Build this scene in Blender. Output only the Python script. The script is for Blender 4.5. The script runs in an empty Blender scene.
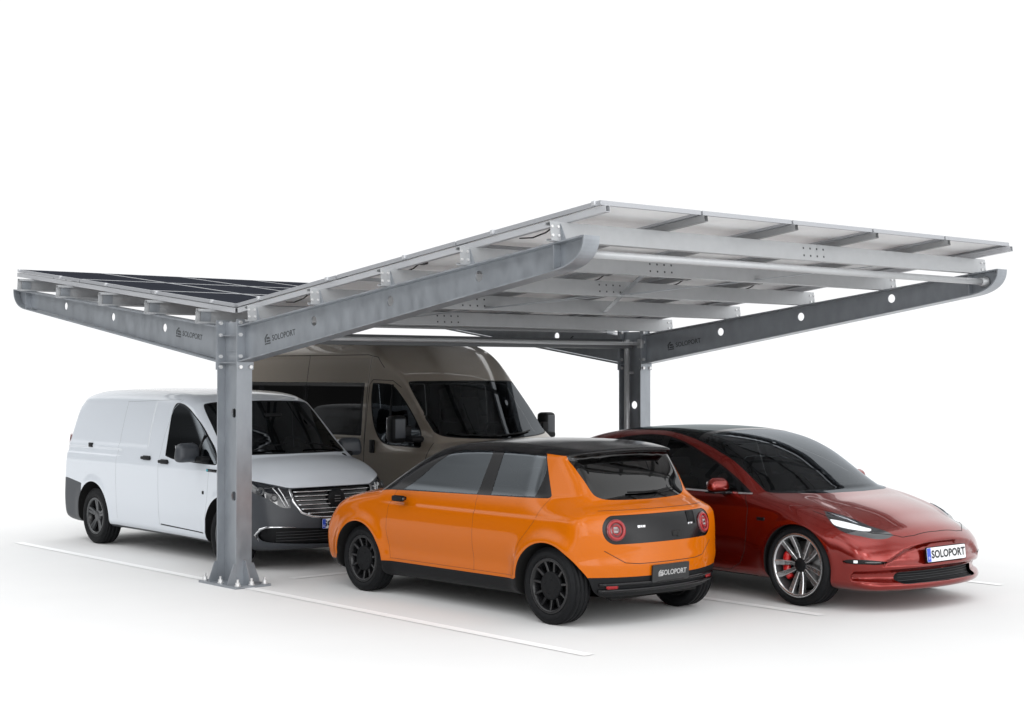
import bpy, bmesh, math, random
import numpy as np
from mathutils import Vector, Matrix
random.seed(7); np.random.seed(7)
PI = math.pi
C = bpy.context.scene.collection
S = 0.9524                      # photo survey units -> metres

# ------------------------------------------------------------------ materials
def mat(name, base, rough=.5, metal=0., coat=0., ior=1.5, spec=.5, emit=None):
    m = bpy.data.materials.new(name); m.use_nodes = True
    b = m.node_tree.nodes['Principled BSDF']
    b.inputs['Base Color'].default_value = (*base, 1)
    b.inputs['Roughness'].default_value = rough
    b.inputs['Metallic'].default_value = metal
    b.inputs['Coat Weight'].default_value = coat
    b.inputs['Coat Roughness'].default_value = .02
    b.inputs['IOR'].default_value = ior
    b.inputs['Specular IOR Level'].default_value = spec
    if emit:
        b.inputs['Emission Color'].default_value = (*emit[:3], 1)
        b.inputs['Emission Strength'].default_value = emit[3]
    return m

def noise_var(m, scale, lo, hi, detail=4, bump=0., stretch=None, rough=None, bscale=None):
    """procedural mottling of the base colour (wear, spangle) plus bump"""
    nt = m.node_tree; b = nt.nodes['Principled BSDF']; L = nt.links.new
    tc = nt.nodes.new('ShaderNodeTexCoord'); mp = nt.nodes.new('ShaderNodeMapping')
    if stretch: mp.inputs['Scale'].default_value = stretch
    L(tc.outputs['Object'], mp.inputs['Vector'])
    n = nt.nodes.new('ShaderNodeTexNoise'); n.inputs['Scale'].default_value = scale
    n.inputs['Detail'].default_value = detail
    L(mp.outputs['Vector'], n.inputs['Vector'])
    mr = nt.nodes.new('ShaderNodeMapRange')
    mr.inputs['From Min'].default_value = .3; mr.inputs['From Max'].default_value = .7
    mr.inputs['To Min'].default_value = lo; mr.inputs['To Max'].default_value = hi
    L(n.outputs['Fac'], mr.inputs['Value'])
    mx = nt.nodes.new('ShaderNodeMix'); mx.data_type = 'RGBA'; mx.blend_type = 'MULTIPLY'
    mx.inputs[0].default_value = 1
    mx.inputs[6].default_value = b.inputs['Base Color'].default_value
    L(mr.outputs['Result'], mx.inputs[7])
    L(mx.outputs[2], b.inputs['Base Color'])
    if rough:
        m2 = nt.nodes.new('ShaderNodeMapRange')
        m2.inputs['From Min'].default_value = .3; m2.inputs['From Max'].default_value = .7
        m2.inputs['To Min'].default_value = rough[0]; m2.inputs['To Max'].default_value = rough[1]
        L(n.outputs['Fac'], m2.inputs['Value']); L(m2.outputs['Result'], b.inputs['Roughness'])
    if bump:
        n2 = n
        if bscale:
            n2 = nt.nodes.new('ShaderNodeTexNoise'); n2.inputs['Scale'].default_value = bscale
            L(mp.outputs['Vector'], n2.inputs['Vector'])
        bp = nt.nodes.new('ShaderNodeBump'); bp.inputs['Strength'].default_value = bump
        bp.inputs['Distance'].default_value = .002
        L(n2.outputs['Fac'], bp.inputs['Height']); L(bp.outputs['Normal'], b.inputs['Normal'])
    return m

def paint(name, base, metal=0., rough=.3, coat=1., inner=(.02,.02,.02), flake=0.):
    """car paint; the inside of the sheet is bare dark trim"""
    m = mat(name, base, rough, metal, coat)
    nt = m.node_tree; b = nt.nodes['Principled BSDF']; L = nt.links.new
    b.inputs['Specular IOR Level'].default_value = .06 if metal == 0 else .35
    if flake:
        tc = nt.nodes.new('ShaderNodeTexCoord')
        v = nt.nodes.new('ShaderNodeTexVoronoi'); v.inputs['Scale'].default_value = 900
        L(tc.outputs['Object'], v.inputs['Vector'])
        mx = nt.nodes.new('ShaderNodeMix'); mx.data_type = 'RGBA'; mx.blend_type = 'MULTIPLY'
        mx.inputs[0].default_value = flake
        mx.inputs[6].default_value = (*base, 1)
        L(v.outputs['Color'], mx.inputs[7]); L(mx.outputs[2], b.inputs['Base Color'])
    g = nt.nodes.new('ShaderNodeNewGeometry')
    d = nt.nodes.new('ShaderNodeBsdfDiffuse'); d.inputs['Color'].default_value = (*inner, 1)
    ms = nt.nodes.new('ShaderNodeMixShader')
    L(g.outputs['Backfacing'], ms.inputs[0]); L(b.outputs[0], ms.inputs[1]); L(d.outputs[0], ms.inputs[2])
    L(ms.outputs[0], nt.nodes['Material Output'].inputs[0])
    return m

def glass(name, tint, ior=1.5, rough=.01, refl=(1,1,1)):
    m = bpy.data.materials.new(name); m.use_nodes = True
    nt = m.node_tree; nt.nodes.remove(nt.nodes['Principled BSDF']); L = nt.links.new
    t = nt.nodes.new('ShaderNodeBsdfTransparent'); t.inputs[0].default_value = (*tint, 1)
    g = nt.nodes.new('ShaderNodeBsdfGlossy'); g.inputs['Color'].default_value = (*refl, 1)
    g.inputs['Roughness'].default_value = rough
    f = nt.nodes.new('ShaderNodeFresnel'); f.inputs[0].default_value = ior
    ms = nt.nodes.new('ShaderNodeMixShader')
    L(f.outputs[0], ms.inputs[0]); L(t.outputs[0], ms.inputs[1]); L(g.outputs[0], ms.inputs[2])
    L(ms.outputs[0], nt.nodes['Material Output'].inputs[0])
    return m

M = {}
M['galv'] = noise_var(mat('galvanised_steel', (.29,.31,.335), .45, .5), 9, .90, 1.08, 3, 0., stretch=(1,1,.5), rough=(.28,.44))
M['galv_light'] = noise_var(mat('zinc_sheet', (.42,.43,.44), .42, .35), 14, .96, 1.03, 5, .03, rough=(.38,.48))
M['alu'] = mat('anodised_aluminium', (.50,.51,.53), .4, .4)
M['frame'] = mat('panel_frame_alloy', (.38,.39,.41), .4, .4)
M['rail_shaded'] = mat('shaded_aluminium', (.26,.265,.27), .45, .4)  # darker aluminium: shade under the panels put into the inner rails' colour
M['lamp_dim'] = mat('unlit_lamp', (.30,.27,.27), .3)
M['bolt'] = mat('zinc_bolt', (.72,.72,.72), .3, .6)
M['dark_steel'] = mat('dark_steel', (.05,.052,.055), .5, .3)
M['hole'] = mat('punched_hole', (.012,.012,.012), .9)
M['gutter'] = mat('grey_gutter', (.09,.095,.1), .45, .3)
M['stencil'] = mat('stencil_ink', (.055,.06,.065), .6)
M['backsheet'] = noise_var(mat('white_backsheet', (.84,.84,.84), .45), 3, .95, 1.02, 2)
M['jbox'] = mat('black_box', (.012,.012,.013), .5)
M['rubber'] = noise_var(mat('tyre_rubber', (.007,.0075,.0085), .6, spec=.15), 60, .8, 1.25, 3, .15)
M['black_gloss'] = mat('gloss_black', (.006,.006,.007), .16, 0, .0, spec=.30)
M['black_mat'] = noise_var(mat('black_plastic', (.007,.0075,.0085), .5, spec=.15), 120, .9, 1.1, 2, .1)
M['black_rim'] = mat('black_alloy', (.009,.009,.010), .25, .0, .0, spec=.4)
M['silver_rim'] = mat('machined_alloy', (.62,.62,.63), .2, .9)
M['grey_rim'] = mat('grey_alloy', (.085,.088,.092), .3, .6)
M['disc'] = mat('brake_disc', (.2,.2,.2), .35, .9)
M['caliper'] = mat('red_caliper', (.55,.012,.012), .3, 0, .5)
M['chrome'] = mat('chrome_trim', (.75,.76,.78), .12, 1.)
M['well'] = mat('wheel_liner', (.006,.006,.006), .9)
M['trim'] = mat('cabin_trim', (.022,.022,.024), .9, spec=.1)
M['seat'] = noise_var(mat('seat_cloth', (.045,.045,.048), .85), 80, .8, 1.2, 2, .2)
M['light_trim'] = mat('pale_cabin_trim', (.35,.34,.32), .8)
M['lamp_clear'] = mat('lamp_reflector', (.42,.44,.48), .15, .85)
M['lamp_white'] = mat('white_lamp_strip', (.86,.88,.9), .2)
M['lamp_glass'] = mat('dark_lamp_glass', (.012,.014,.018), .05, 0, 1.)
M['lamp_red'] = mat('red_lens', (.30,.006,.009), .2, 0, .2)
M['lamp_red_dark'] = mat('dark_red_lens', (.10,.006,.010), .12, 0, 1.)
M['lamp_amber'] = mat('amber_repeater', (.95,.55,.03), .2, 0, 1.)
M['plate_white'] = mat('plate_white', (.8,.81,.82), .35)
M['plate_blue'] = mat('plate_blue', (.03,.08,.5), .35)
M['plate_black'] = mat('plate_black', (.014,.015,.016), .3)
M['ink'] = mat('plate_ink', (.01,.01,.012), .4)
M['silver_ink'] = mat('silver_lettering', (.42,.42,.42), .35, .2)
M['gap'] = mat('panel_gap', (.004,.004,.004), .9)
M['grey_plastic'] = noise_var(mat('grey_bumper_plastic', (.036,.041,.049), .45), 140, .92, 1.08, 2, .12)
M['orange'] = paint('orange_paint', (.50,.114,.001), 0., .20, .45)
M['red'] = paint('metallic_red_paint', (.22,.009,.004), .65, .22, .7, flake=.25)
M['white'] = paint('white_paint', (.60,.635,.68), 0., .4, .9)
M['brown'] = paint('grey_brown_paint', (.28,.243,.20), .35, .36, 1., flake=.3)
M['glass_dark'] = glass('dark_window_glass', (.16,.17,.17), 1.5, refl=(.62,.66,.70))
M['glass_tint'] = glass('privacy_glass', (.035,.037,.038), 1.5)
M['glass_clear'] = glass('side_window_glass', (.28,.32,.36), 1.85, refl=(.85,.93,1.))
M['glass_roof'] = glass('tinted_roof_glass', (.02,.022,.024), 1.4, refl=(.42,.46,.47))

def solar_cell_mat():
    m = mat('solar_cells', (.015,.017,.024), .5, 0, 0., spec=0.)
    nt = m.node_tree; b = nt.nodes['Principled BSDF']; L = nt.links.new
    tc = nt.nodes.new('ShaderNodeTexCoord')
    br = nt.nodes.new('ShaderNodeTexBrick')
    br.offset = 0; br.inputs['Scale'].default_value = 1
    br.inputs['Brick Width'].default_value = .17; br.inputs['Row Height'].default_value = .17
    br.inputs['Mortar Size'].default_value = .0018
    br.inputs['Color1'].default_value = (.014,.016,.022,1); br.inputs['Color2'].default_value = (.017,.019,.026,1)
    br.inputs['Mortar'].default_value = (.03,.035,.055,1)
    L(tc.outputs['Object'], br.inputs['Vector']); L(br.outputs['Color'], b.inputs['Base Color'])
    gl = nt.nodes.new('ShaderNodeBsdfGlossy'); gl.inputs['Roughness'].default_value = .12
    mx = nt.nodes.new('ShaderNodeMixShader'); mx.inputs[0].default_value = .018      # anti-reflective solar glass
    L(b.outputs[0], mx.inputs[1]); L(gl.outputs[0], mx.inputs[2]); L(mx.outputs[0], nt.nodes['Material Output'].inputs[0])
    return m
M['cells'] = solar_cell_mat()

# ------------------------------------------------------------------ object helpers
def link(name, me, parent=None, loc=None, rot=None):
    o = bpy.data.objects.new(name, me); C.objects.link(o)
    if parent: o.parent = parent
    if loc is not None: o.location = loc
    if rot is not None: o.rotation_euler = rot
    return o

def thing(name, label, cat, loc=(0,0,0), rz=0., group=None, kind=None):
    o = link(name, None, None, loc, (0,0,rz))
    o['label'] = label; o['category'] = cat
    if group: o['group'] = group
    if kind: o['kind'] = kind
    o.empty_display_size = .2
    return o

class MB:
    """mesh collector: boxes, extrusions, tubes, lathes become ONE mesh"""
    def __init__(s): s.v = []; s.f = []; s.sm = []
    def add(s, vs, fs, smooth=False):
        k = len(s.v); s.v += [tuple(map(float, v)) for v in vs]
        s.f += [tuple(i+k for i in f) for f in fs]; s.sm += [smooth]*len(fs)
    def box(s, c, d, R=None):
        c = Vector(c); h = Vector(d)/2
        vs = [Vector((sx*h.x, sy*h.y, sz*h.z)) for sx in (-1,1) for sy in (-1,1) for sz in (-1,1)]
        vs = [c+(R @ v if R is not None else v) for v in vs]
        s.add(vs, [(0,1,3,2),(4,6,7,5),(0,4,5,1),(2,3,7,6),(0,2,6,4),(1,5,7,3)])
    def bbox(s, c, d, bev=.02, seg=2, R=None, taper=None, smooth=True):
        bm = bmesh.new(); bmesh.ops.create_cube(bm, size=1)
        for v in bm.verts:
            v.co = Vector((v.co.x*d[0], v.co.y*d[1], v.co.z*d[2]))
            if taper and v.co.z > 0: v.co.x *= taper[0]; v.co.y *= taper[1]
        bmesh.ops.bevel(bm, geom=bm.edges[:], offset=bev, segments=seg, profile=.5, affect='EDGES')
        bm.verts.index_update()
        c = Vector(c)
        s.add([c+(R @ v.co if R is not None else v.co) for v in bm.verts], [[v.index for v in f.verts] for f in bm.faces], smooth)
        bm.free()
    def prism(s, poly, a, b, axis='y', smooth=False):
        """extrude a 2D polygon from a to b along axis"""
        def P(p, t):
            return (p[0], t, p[1]) if axis == 'y' else ((t, p[0], p[1]) if axis == 'x' else (p[0], p[1], t))
        n = len(poly)
        vs = [P(p, a) for p in poly]+[P(p, b) for p in poly]
        fs = [tuple(range(n)), tuple(range(2*n-1, n-1, -1))]+[(i, i+n, (i+1) % n+n, (i+1) % n) for i in range(n)]
        s.add(vs, fs, smooth)
    def tube(s, pts, r, n=10, caps=True, smooth=True):
        pts = [Vector(p) for p in pts]; rings = []; up = Vector((0,0,1))
        for i, p in enumerate(pts):
            t = (pts[min(i+1, len(pts)-1)]-pts[max(i-1, 0)]).normalized()
            a = t.cross(up)
            if a.length < 1e-3: a = t.cross(Vector((0,1,0)))
            a.normalize(); b = a.cross(t)
            rr = r[i] if isinstance(r, (list, tuple)) else r
            rings.append([p+a*math.cos(2*PI*k/n)*rr+b*math.sin(2*PI*k/n)*rr for k in range(n)])
        vs = [v for R in rings for v in R]; fs = []
        for i in range(len(pts)-1):
            for k in range(n):
                fs.append((i*n+k, i*n+(k+1) % n, (i+1)*n+(k+1) % n, (i+1)*n+k))
        s.add(vs, fs, smooth)
        if caps:
            s.add(rings[0], [tuple(range(n-1, -1, -1))]); s.add(rings[-1], [tuple(range(n))])
    def lathe(s, prof, n=48, axis='y', c=(0,0,0), smooth=True, closed=False):
        """prof: (radius, along axis)"""
        vs = []
        for k in range(n):
            ca, sa = math.cos(2*PI*k/n), math.sin(2*PI*k/n)
            for r, h in prof:
                p = (r*ca, h, r*sa) if axis == 'y' else ((r*ca, r*sa, h) if axis == 'z' else (h, r*ca, r*sa))
                vs.append((p[0]+c[0], p[1]+c[1], p[2]+c[2]))
        m = len(prof); fs = []
        for k in range(n):
            for i in range(m if closed else m-1):
                j = (i+1) % m; q = (k+1) % n
                fs.append((k*m+i, k*m+j, q*m+j, q*m+i))
        s.add(vs, fs, smooth)
    def strip(s, pts, width, thick, axis='y'):
        """flat bar following a polyline in xz, spread over y"""
        pts = [Vector((p[0], 0, p[1])) for p in pts]; n = len(pts); vs = []
        for i, p in enumerate(pts):
            t = (pts[min(i+1, n-1)]-pts[max(i-1, 0)]).normalized(); nn = Vector((-t.z, 0, t.x))
            for (q, w) in ((0,-1), (0,1), (thick,1), (thick,-1)):
                vs.append(p+nn*q+Vector((0, w*width/2, 0)))
        fs = []
        for i in range(n-1):
            for k in range(4):
                fs.append((i*4+k, i*4+(k+1) % 4, (i+1)*4+(k+1) % 4, (i+1)*4+k))
        s.add(vs, fs, False); k = (n-1)*4
        s.add(vs[:4], [(3,2,1,0)]); s.add(vs[k:k+4], [(0,1,2,3)])
    def build(s, name, m, parent=None, loc=None, rot=None, fix=True):
        me = bpy.data.meshes.new(name)
        me.from_pydata(s.v, [], s.f)
        me.polygons.foreach_set('use_smooth', s.sm)
        me.materials.append(m)
        if fix:
            bm = bmesh.new(); bm.from_mesh(me)
            bmesh.ops.remove_doubles(bm, verts=bm.verts, dist=1e-6)
            bmesh.ops.recalc_face_normals(bm, faces=bm.faces[:])
            bm.to_mesh(me); bm.free()
        return link(name, me, parent, loc, rot)

def flat_shape(name, loops, thick, m, parent=None, mtx=None):
    """filled 2D outline with holes (curve fill), given thickness; local xy plane then mtx"""
    cu = bpy.data.curves.new(name, 'CURVE'); cu.dimensions = '2D'; cu.fill_mode = 'BOTH'
    cu.extrude = thick/2
    for lp in loops:
        sp = cu.splines.new('POLY'); sp.points.add(len(lp)-1); sp.use_cyclic_u = True
        for i, p in enumerate(lp): sp.points[i].co = (p[0], p[1], 0, 1)
    tmp = bpy.data.objects.new('tmp', cu); C.objects.link(tmp)
    dg = bpy.context.evaluated_depsgraph_get()
    me = bpy.data.meshes.new_from_object(tmp.evaluated_get(dg))
    C.objects.unlink(tmp); bpy.data.objects.remove(tmp); bpy.data.curves.remove(cu)
    if mtx is not None: me.transform(mtx)
    me.materials.clear(); me.materials.append(m); me.name = name
    for p in me.polygons: p.use_smooth = False
    return link(name, me, parent)

def text_mesh(name, body, size, depth, m, parent, mtx, shear=0., spacing=1., align='CENTER', offset=0.):
    cu = bpy.data.curves.new(name, 'FONT'); cu.body = body; cu.size = size; cu.extrude = depth
    cu.align_x = align; cu.align_y = 'CENTER'; cu.space_character = spacing; cu.resolution_u = 3; cu.offset = offset
    tmp = bpy.data.objects.new('tmp', cu); C.objects.link(tmp)
    dg = bpy.context.evaluated_depsgraph_get()
    me = bpy.data.meshes.new_from_object(tmp.evaluated_get(dg))
    C.objects.unlink(tmp); bpy.data.objects.remove(tmp); bpy.data.curves.remove(cu)
    me.transform(mtx); me.materials.clear(); me.materials.append(m)
    return link(name, me, parent)

def circ(x, y, r, n=20): return [(x+r*math.cos(2*PI*k/n), y+r*math.sin(2*PI*k/n)) for k in range(n)]
def XZ(x=0, y=0, z=0, sx=1):            # matrix: local xy plane -> world xz plane facing -y
    return Matrix.Translation((x, y, z)) @ Matrix.Rotation(PI/2, 4, 'X')

# ------------------------------------------------------------------ car bodies
def cr(pts, n=6, closed=False):
    """Catmull-Rom (centripetal-ish) through points; (x,z,'c') marks a corner kept sharp"""
    P = [np.array(p[:2], float) for p in pts]; cor = [len(p) > 2 for p in pts]
    N = len(P); out = []
    rng = range(N) if closed else range(N-1)
    for i in rng:
        p1, p2 = P[i], P[(i+1) % N]
        p0 = P[(i-1) % N] if (closed or i > 0) else 2*p1-p2
        p3 = P[(i+2) % N] if (closed or i+2 < N) else 2*p2-p1
        if cor[i]: p0 = p1-(p2-p1)
        if cor[(i+1) % N]: p3 = p2+(p2-p1)
        d = np.linalg.norm(p2-p1)+1e-9
        m1 = (p2-p0)/(np.linalg.norm(p1-p0)+d)*d if not cor[i] else (p2-p1)
        m2 = (p3-p1)/(np.linalg.norm(p3-p2)+d)*d if not cor[(i+1) % N] else (p2-p1)
        for t in np.linspace(0, 1, n, endpoint=False):
            h = (2*t**3-3*t**2+1)*p1+(t**3-2*t**2+t)*m1+(-2*t**3+3*t**2)*p2+(t**3-t**2)*m2
            out.append(h)
    if not closed: out.append(P[-1])
    return np.array(out)

def poly_sdf(px, py, poly):
    poly = np.asarray(poly); d = np.full(px.shape, 1e9); ins = np.zeros(px.shape, bool)
    n = len(poly)
    for i in range(n):
        ax, ay = poly[i]; bx, by = poly[(i+1) % n]
        ex, ey = bx-ax, by-ay; wx, wy = px-ax, py-ay
        t = np.clip((wx*ex+wy*ey)/(ex*ex+ey*ey+1e-12), 0, 1)
        d = np.minimum(d, (wx-ex*t)**2+(wy-ey*t)**2)
        c = ((ay > py) != (by > py))
        with np.errstate(divide='ignore', invalid='ignore'):
            xi = ax+(py-ay)*ex/(ey if abs(ey) > 1e-12 else 1e-12)
        ins ^= c & (px < xi)
    return np.where(ins, -1, 1)*np.sqrt(d)

class Grid2:
    """signed distance of an outline, sampled and read back with cubic B-splines (smooth)"""
    def __init__(s, poly, h=.015, pad=.6):
        poly = np.asarray(poly); s.h = h
        s.o = poly.min(0)-pad; n = np.ceil((poly.max(0)+pad-s.o)/h).astype(int)+4
        X, Y = np.meshgrid(s.o[0]+h*np.arange(n[0]), s.o[1]+h*np.arange(n[1]), indexing='ij')
        s.g = poly_sdf(X, Y, poly); s.n = n
    def __call__(s, x, y):
        u = np.clip((x-s.o[0])/s.h, 1.001, s.n[0]-3.001); v = np.clip((y-s.o[1])/s.h, 1.001, s.n[1]-3.001)
        i = u.astype(int); j = v.astype(int); a = u-i; b = v-j
        def w(t): return ((1-t)**3/6, (3*t**3-6*t**2+4)/6, (-3*t**3+3*t**2+3*t+1)/6, t**3/6)
        wa, wb = w(a), w(b); r = 0
        for p in range(4):
            q = 0
            for k in range(4): q = q+wb[k]*s.g[i+p-1, j+k-1]
            r = r+wa[p]*q
        return r

class Curve1:
    def __init__(s, pts, blur=.02):
        p = np.array(pts, float); s.a, s.b = p[0,0]-.5, p[-1,0]+.5
        s.n = 600; x = np.linspace(s.a, s.b, s.n); y = np.interp(x, p[:,0], p[:,1])
        k = max(1, int(blur/((s.b-s.a)/s.n)))
        for _ in range(3):
            y = np.convolve(np.pad(y, k, mode='edge'), np.ones(2*k+1)/(2*k+1), 'valid')
        s.x, s.y = x, y
    def __call__(s, t): return np.interp(t, s.x, s.y)

def smax(a, b, k):
    h = np.maximum(k-np.abs(a-b), 0)/k
    return np.maximum(a, b)+h*h*k*.25
def sstep(a, b, t):
    t = np.clip((t-a)/(b-a), 0, 1); return t*t*(3-2*t)

class Body:
    """closed car body as an implicit surface: side outline, cross-section and plan curvature blended"""
    def __init__(s, prof, wz, hw, bowF, bowR, crown, tF, tR, k=.08, h=.022, wheels=(), flare=.012, mod=None, wmod=None, gh=None):
        s.S = Grid2(prof); s.W = Curve1(wz); s.hw = hw
        s.bF = Curve1(bowF, .05); s.bR = Curve1(bowR, .05); s.cw = Curve1(crown, .05)
        s.tF, s.tR, s.k, s.wh, s.fl, s.mod, s.wmod = tF, tR, k, wheels, flare, mod, wmod
        prof = np.asarray(prof); s.lo = prof.min(0); s.hi = prof.max(0); s.h = h
        s.xm = (s.lo[0]+s.hi[0])/2
        s.mesh()
    def width(s, x, z):
        w = s.W(z)
        for xs, ln, am in s.tF: w = w-am*np.clip((x-xs)/ln, 0, 3)**2
        for xs, ln, am in s.tR: w = w-am*np.clip((xs-x)/ln, 0, 3)**2
        for xc, zc, R in s.wh:
            r = np.hypot(x-xc, z-zc)
            w = w+s.fl*np.exp(-((r-R-.01)/.07)**2)*sstep(-.15, .05, z-zc+.1)
        if s.wmod: w = w+s.wmod(x, z)
        return w
    def f(s, x, y, z):
        a = np.abs(y)/s.hw; a2 = a**2.4
        L = s.hi[0]-s.lo[0]
        fw = sstep(s.xm-.25*L, s.xm+.35*L, x); rw = 1-sstep(s.xm-.35*L, s.xm+.25*L, x)
        xe = x+s.bF(z)*a2*fw-s.bR(z)*a2*rw
        ze = z+s.cw(z)*a*a
        sd = s.S(xe, ze)
        wd = (np.abs(y)-s.width(x, z))*.96
        k = s.k if not callable(s.k) else s.k(x, z)
        f = smax(sd, wd, k)
        if s.mod: f = s.mod(x, y, z, f)
        return f
    def grad(s, p, e=.006):
        x, y, z = p[:,0], p[:,1], p[:,2]
        g = np.stack([s.f(x+e,y,z)-s.f(x-e,y,z), s.f(x,y+e,z)-s.f(x,y-e,z), s.f(x,y,z+e)-s.f(x,y,z-e)], 1)/(2*e)
        return g
    def normals(s, p):
        g = s.grad(p, .01); return g/(np.linalg.norm(g, axis=1, keepdims=True)+1e-9)
    def mesh(s):
        h = s.h
        ox = np.arange(s.lo[0]-2*h, s.hi[0]+2.5*h, h); ny = int((s.hw+.08)/h)+2
        oy = (np.arange(2*ny)-ny+.5)*h; oz = np.arange(s.lo[1]-2*h, s.hi[1]+2.5*h, h)
        half = oy > 0
        X, Y, Z = np.meshgrid(ox, oy[half], oz, indexing='ij')
        Fh = s.f(X, Y, Z); F = np.concatenate([Fh[:, ::-1], Fh], 1)
        I = F < 0
        nx, nyy, nz = F.shape
        corners = [(a,b,c) for a in (0,1) for b in (0,1) for c in (0,1)]
        cnt = sum(I[a:nx-1+a, b:nyy-1+b, c:nz-1+c].astype(int) for a,b,c in corners)
        act = np.argwhere((cnt > 0) & (cnt < 8))
        idx = -np.ones((nx-1, nyy-1, nz-1), int); idx[tuple(act.T)] = np.arange(len(act))
        acc = np.zeros((len(act), 3)); num = np.zeros(len(act))
        for a in corners:
            for ax in range(3):
                if a[ax]: continue
                b = list(a); b[ax] = 1
                fa = F[act[:,0]+a[0], act[:,1]+a[1], act[:,2]+a[2]]; fb = F[act[:,0]+b[0], act[:,1]+b[1], act[:,2]+b[2]]
                m = (fa < 0) != (fb < 0); t = np.where(m, fa/np.where(m, fa-fb, 1), 0)
                p = np.array(a, float)[None]+np.zeros((len(act),3)); p[:,ax] += t
                acc += p*m[:,None]; num += m
        V = (act+acc/num[:,None])*h+np.array([ox[0], oy[0], oz[0]])
        Q = []
        for ax in range(3):
            b, c = (ax+1) % 3, (ax+2) % 3
            sl0 = [slice(None)]*3; sl1 = [slice(None)]*3
            sl0[ax] = slice(0, -1); sl1[ax] = slice(1, None)
            ch = np.argwhere(I[tuple(sl0)] != I[tuple(sl1)])
            ok = (ch[:,b] > 0) & (ch[:,c] > 0) & (ch[:,b] < F.shape[b]-1) & (ch[:,c] < F.shape[c]-1)
            ch = ch[ok]; inside = I[tuple(ch.T)]
            def cell(db, dc):
                q = ch.copy(); q[:,b] -= db; q[:,c] -= dc; return idx[tuple(q.T)]
            q = np.stack([cell(1,1), cell(0,1), cell(0,0), cell(1,0)], 1)
            q[~inside] = q[~inside][:, ::-1]; Q.append(q)
        Q = np.concatenate(Q)
        for it in range(3):
            g = s.grad(V); V = V-np.clip(s.f(*V.T), -.02, .02)[:,None]*g/(np.sum(g*g,1)[:,None]+1e-6)
            if it < 2:      # even out the quads, then back on to the surface
                A = np.zeros_like(V); n = np.zeros(len(V))
                for k in range(4):
                    np.add.at(A, Q[:,k], V[Q[:,(k+1) % 4]]+V[Q[:,(k-1) % 4]]); np.add.at(n, Q[:,k], 2)
                V = V*.5+.5*A/n[:,None]
        s.V = V; s.T = np.concatenate([Q[:,[0,1,2]], Q[:,[0,2,3]]])
        s.reg = np.zeros(len(s.T), int); s.N = s.normals(V)
    def cut(s, g, near=.25):
        """split triangles along g = 0 (g: array per vertex)"""
        V, T = s.V, s.T; g = np.where(np.abs(g) < 1e-5, 1e-5, g)
        sg = g[T] < 0; mix = (sg.any(1) & ~sg.all(1))
        mi = np.where(mix)[0]
        if not len(mi): return
        t = T[mi].copy(); q = sg[mi]
        lone = np.where(q.sum(1) == 1, np.argmax(q, 1), np.argmin(q, 1))
        r = np.arange(len(t)); a = t[r, lone]; b = t[r, (lone+1) % 3]; c = t[r, (lone+2) % 3]
        e = np.concatenate([np.stack([a,b],1), np.stack([a,c],1)]); es = np.sort(e, 1)
        u, inv = np.unique(es, axis=0, return_inverse=True); inv = inv.ravel()
        w = (g[u[:,0]]/(g[u[:,0]]-g[u[:,1]]))[:,None]
        nv = V[u[:,0]]*(1-w)+V[u[:,1]]*w
        nn = s.N[u[:,0]]*(1-w)+s.N[u[:,1]]*w
        k = len(V); ab = inv[:len(t)]+k; ac = inv[len(t):]+k
        s.V = np.concatenate([V, nv]); s.N = np.concatenate([s.N, nn/(np.linalg.norm(nn,axis=1,keepdims=True)+1e-9)])
        n1 = np.stack([a,ab,ac],1); n2 = np.stack([ab,b,c],1); n3 = np.stack([ab,c,ac],1)
        rg = s.reg[mi]
        T2 = T.copy(); T2[mi] = n1
        s.T = np.concatenate([T2, n2, n3]); s.reg = np.concatenate([s.reg, rg, rg])
    def region(s, rid, gfun, cond=None, over=None):
        """faces with gfun < 0 (and cond on the normals/points) become region rid"""
        def val(P, N):
            g = gfun(P[:,0], P[:,1], P[:,2])
            if cond is not None: g = np.where(cond(P, N), g, np.abs(g)+.05)
            return g
        s.cut(val(s.V, s.N))
        ctr = s.V[s.T].mean(1); nn = s.N[s.T].mean(1)
        m = val(ctr, nn) < 0
        if over is not None: m &= np.isin(s.reg, over)
        s.reg[m] = rid
    def part(s, name, rids, m, parent, off=0.):
        keep = np.isin(s.reg, rids); T = s.T[keep]
        if not len(T): return None
        u, inv = np.unique(T, return_inverse=True); inv = inv.reshape(-1,3)
        V = s.V[u]+s.N[u]*off
        # drop slivers
        a, b, c = V[inv[:,0]], V[inv[:,1]], V[inv[:,2]]
        ok = np.linalg.norm(np.cross(b-a, c-a), axis=1) > 1e-10; inv = inv[ok]
        me = bpy.data.meshes.new(name)
        me.from_pydata(V.tolist(), [], inv.tolist()); me.update()
        me.polygons.foreach_set('use_smooth', [True]*len(me.polygons))
        me.normals_split_custom_set_from_vertices(s.N[u].tolist())
        me.materials.append(m)
        return link(name, me, parent)
    def project(s, pts, proj, side=1):
        """2D outline points -> surface points and normals. side: (x,z); front/rear: (y,z); top: (x,y)"""
        p = np.zeros((len(pts), 3)); q = np.asarray(pts)
        if proj == 'side': p[:,0], p[:,2] = q[:,0], q[:,1]; p[:,1] = side*(s.hw+.3); ax, d = 1, -side
        elif proj == 'front': p[:,1], p[:,2] = q[:,0], q[:,1]; p[:,0] = s.hi[0]+.3; ax, d = 0, -1
        elif proj == 'rear': p[:,1], p[:,2] = q[:,0], q[:,1]; p[:,0] = s.lo[0]-.3; ax, d = 0, 1
        else: p[:,0], p[:,1] = q[:,0], q[:,1]; p[:,2] = s.hi[1]+.3; ax, d = 2, -1
        for _ in range(60): p[:,ax] += d*np.clip(s.f(*p.T)*.8, -.05, .2)
        return p, s.normals(p)
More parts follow.
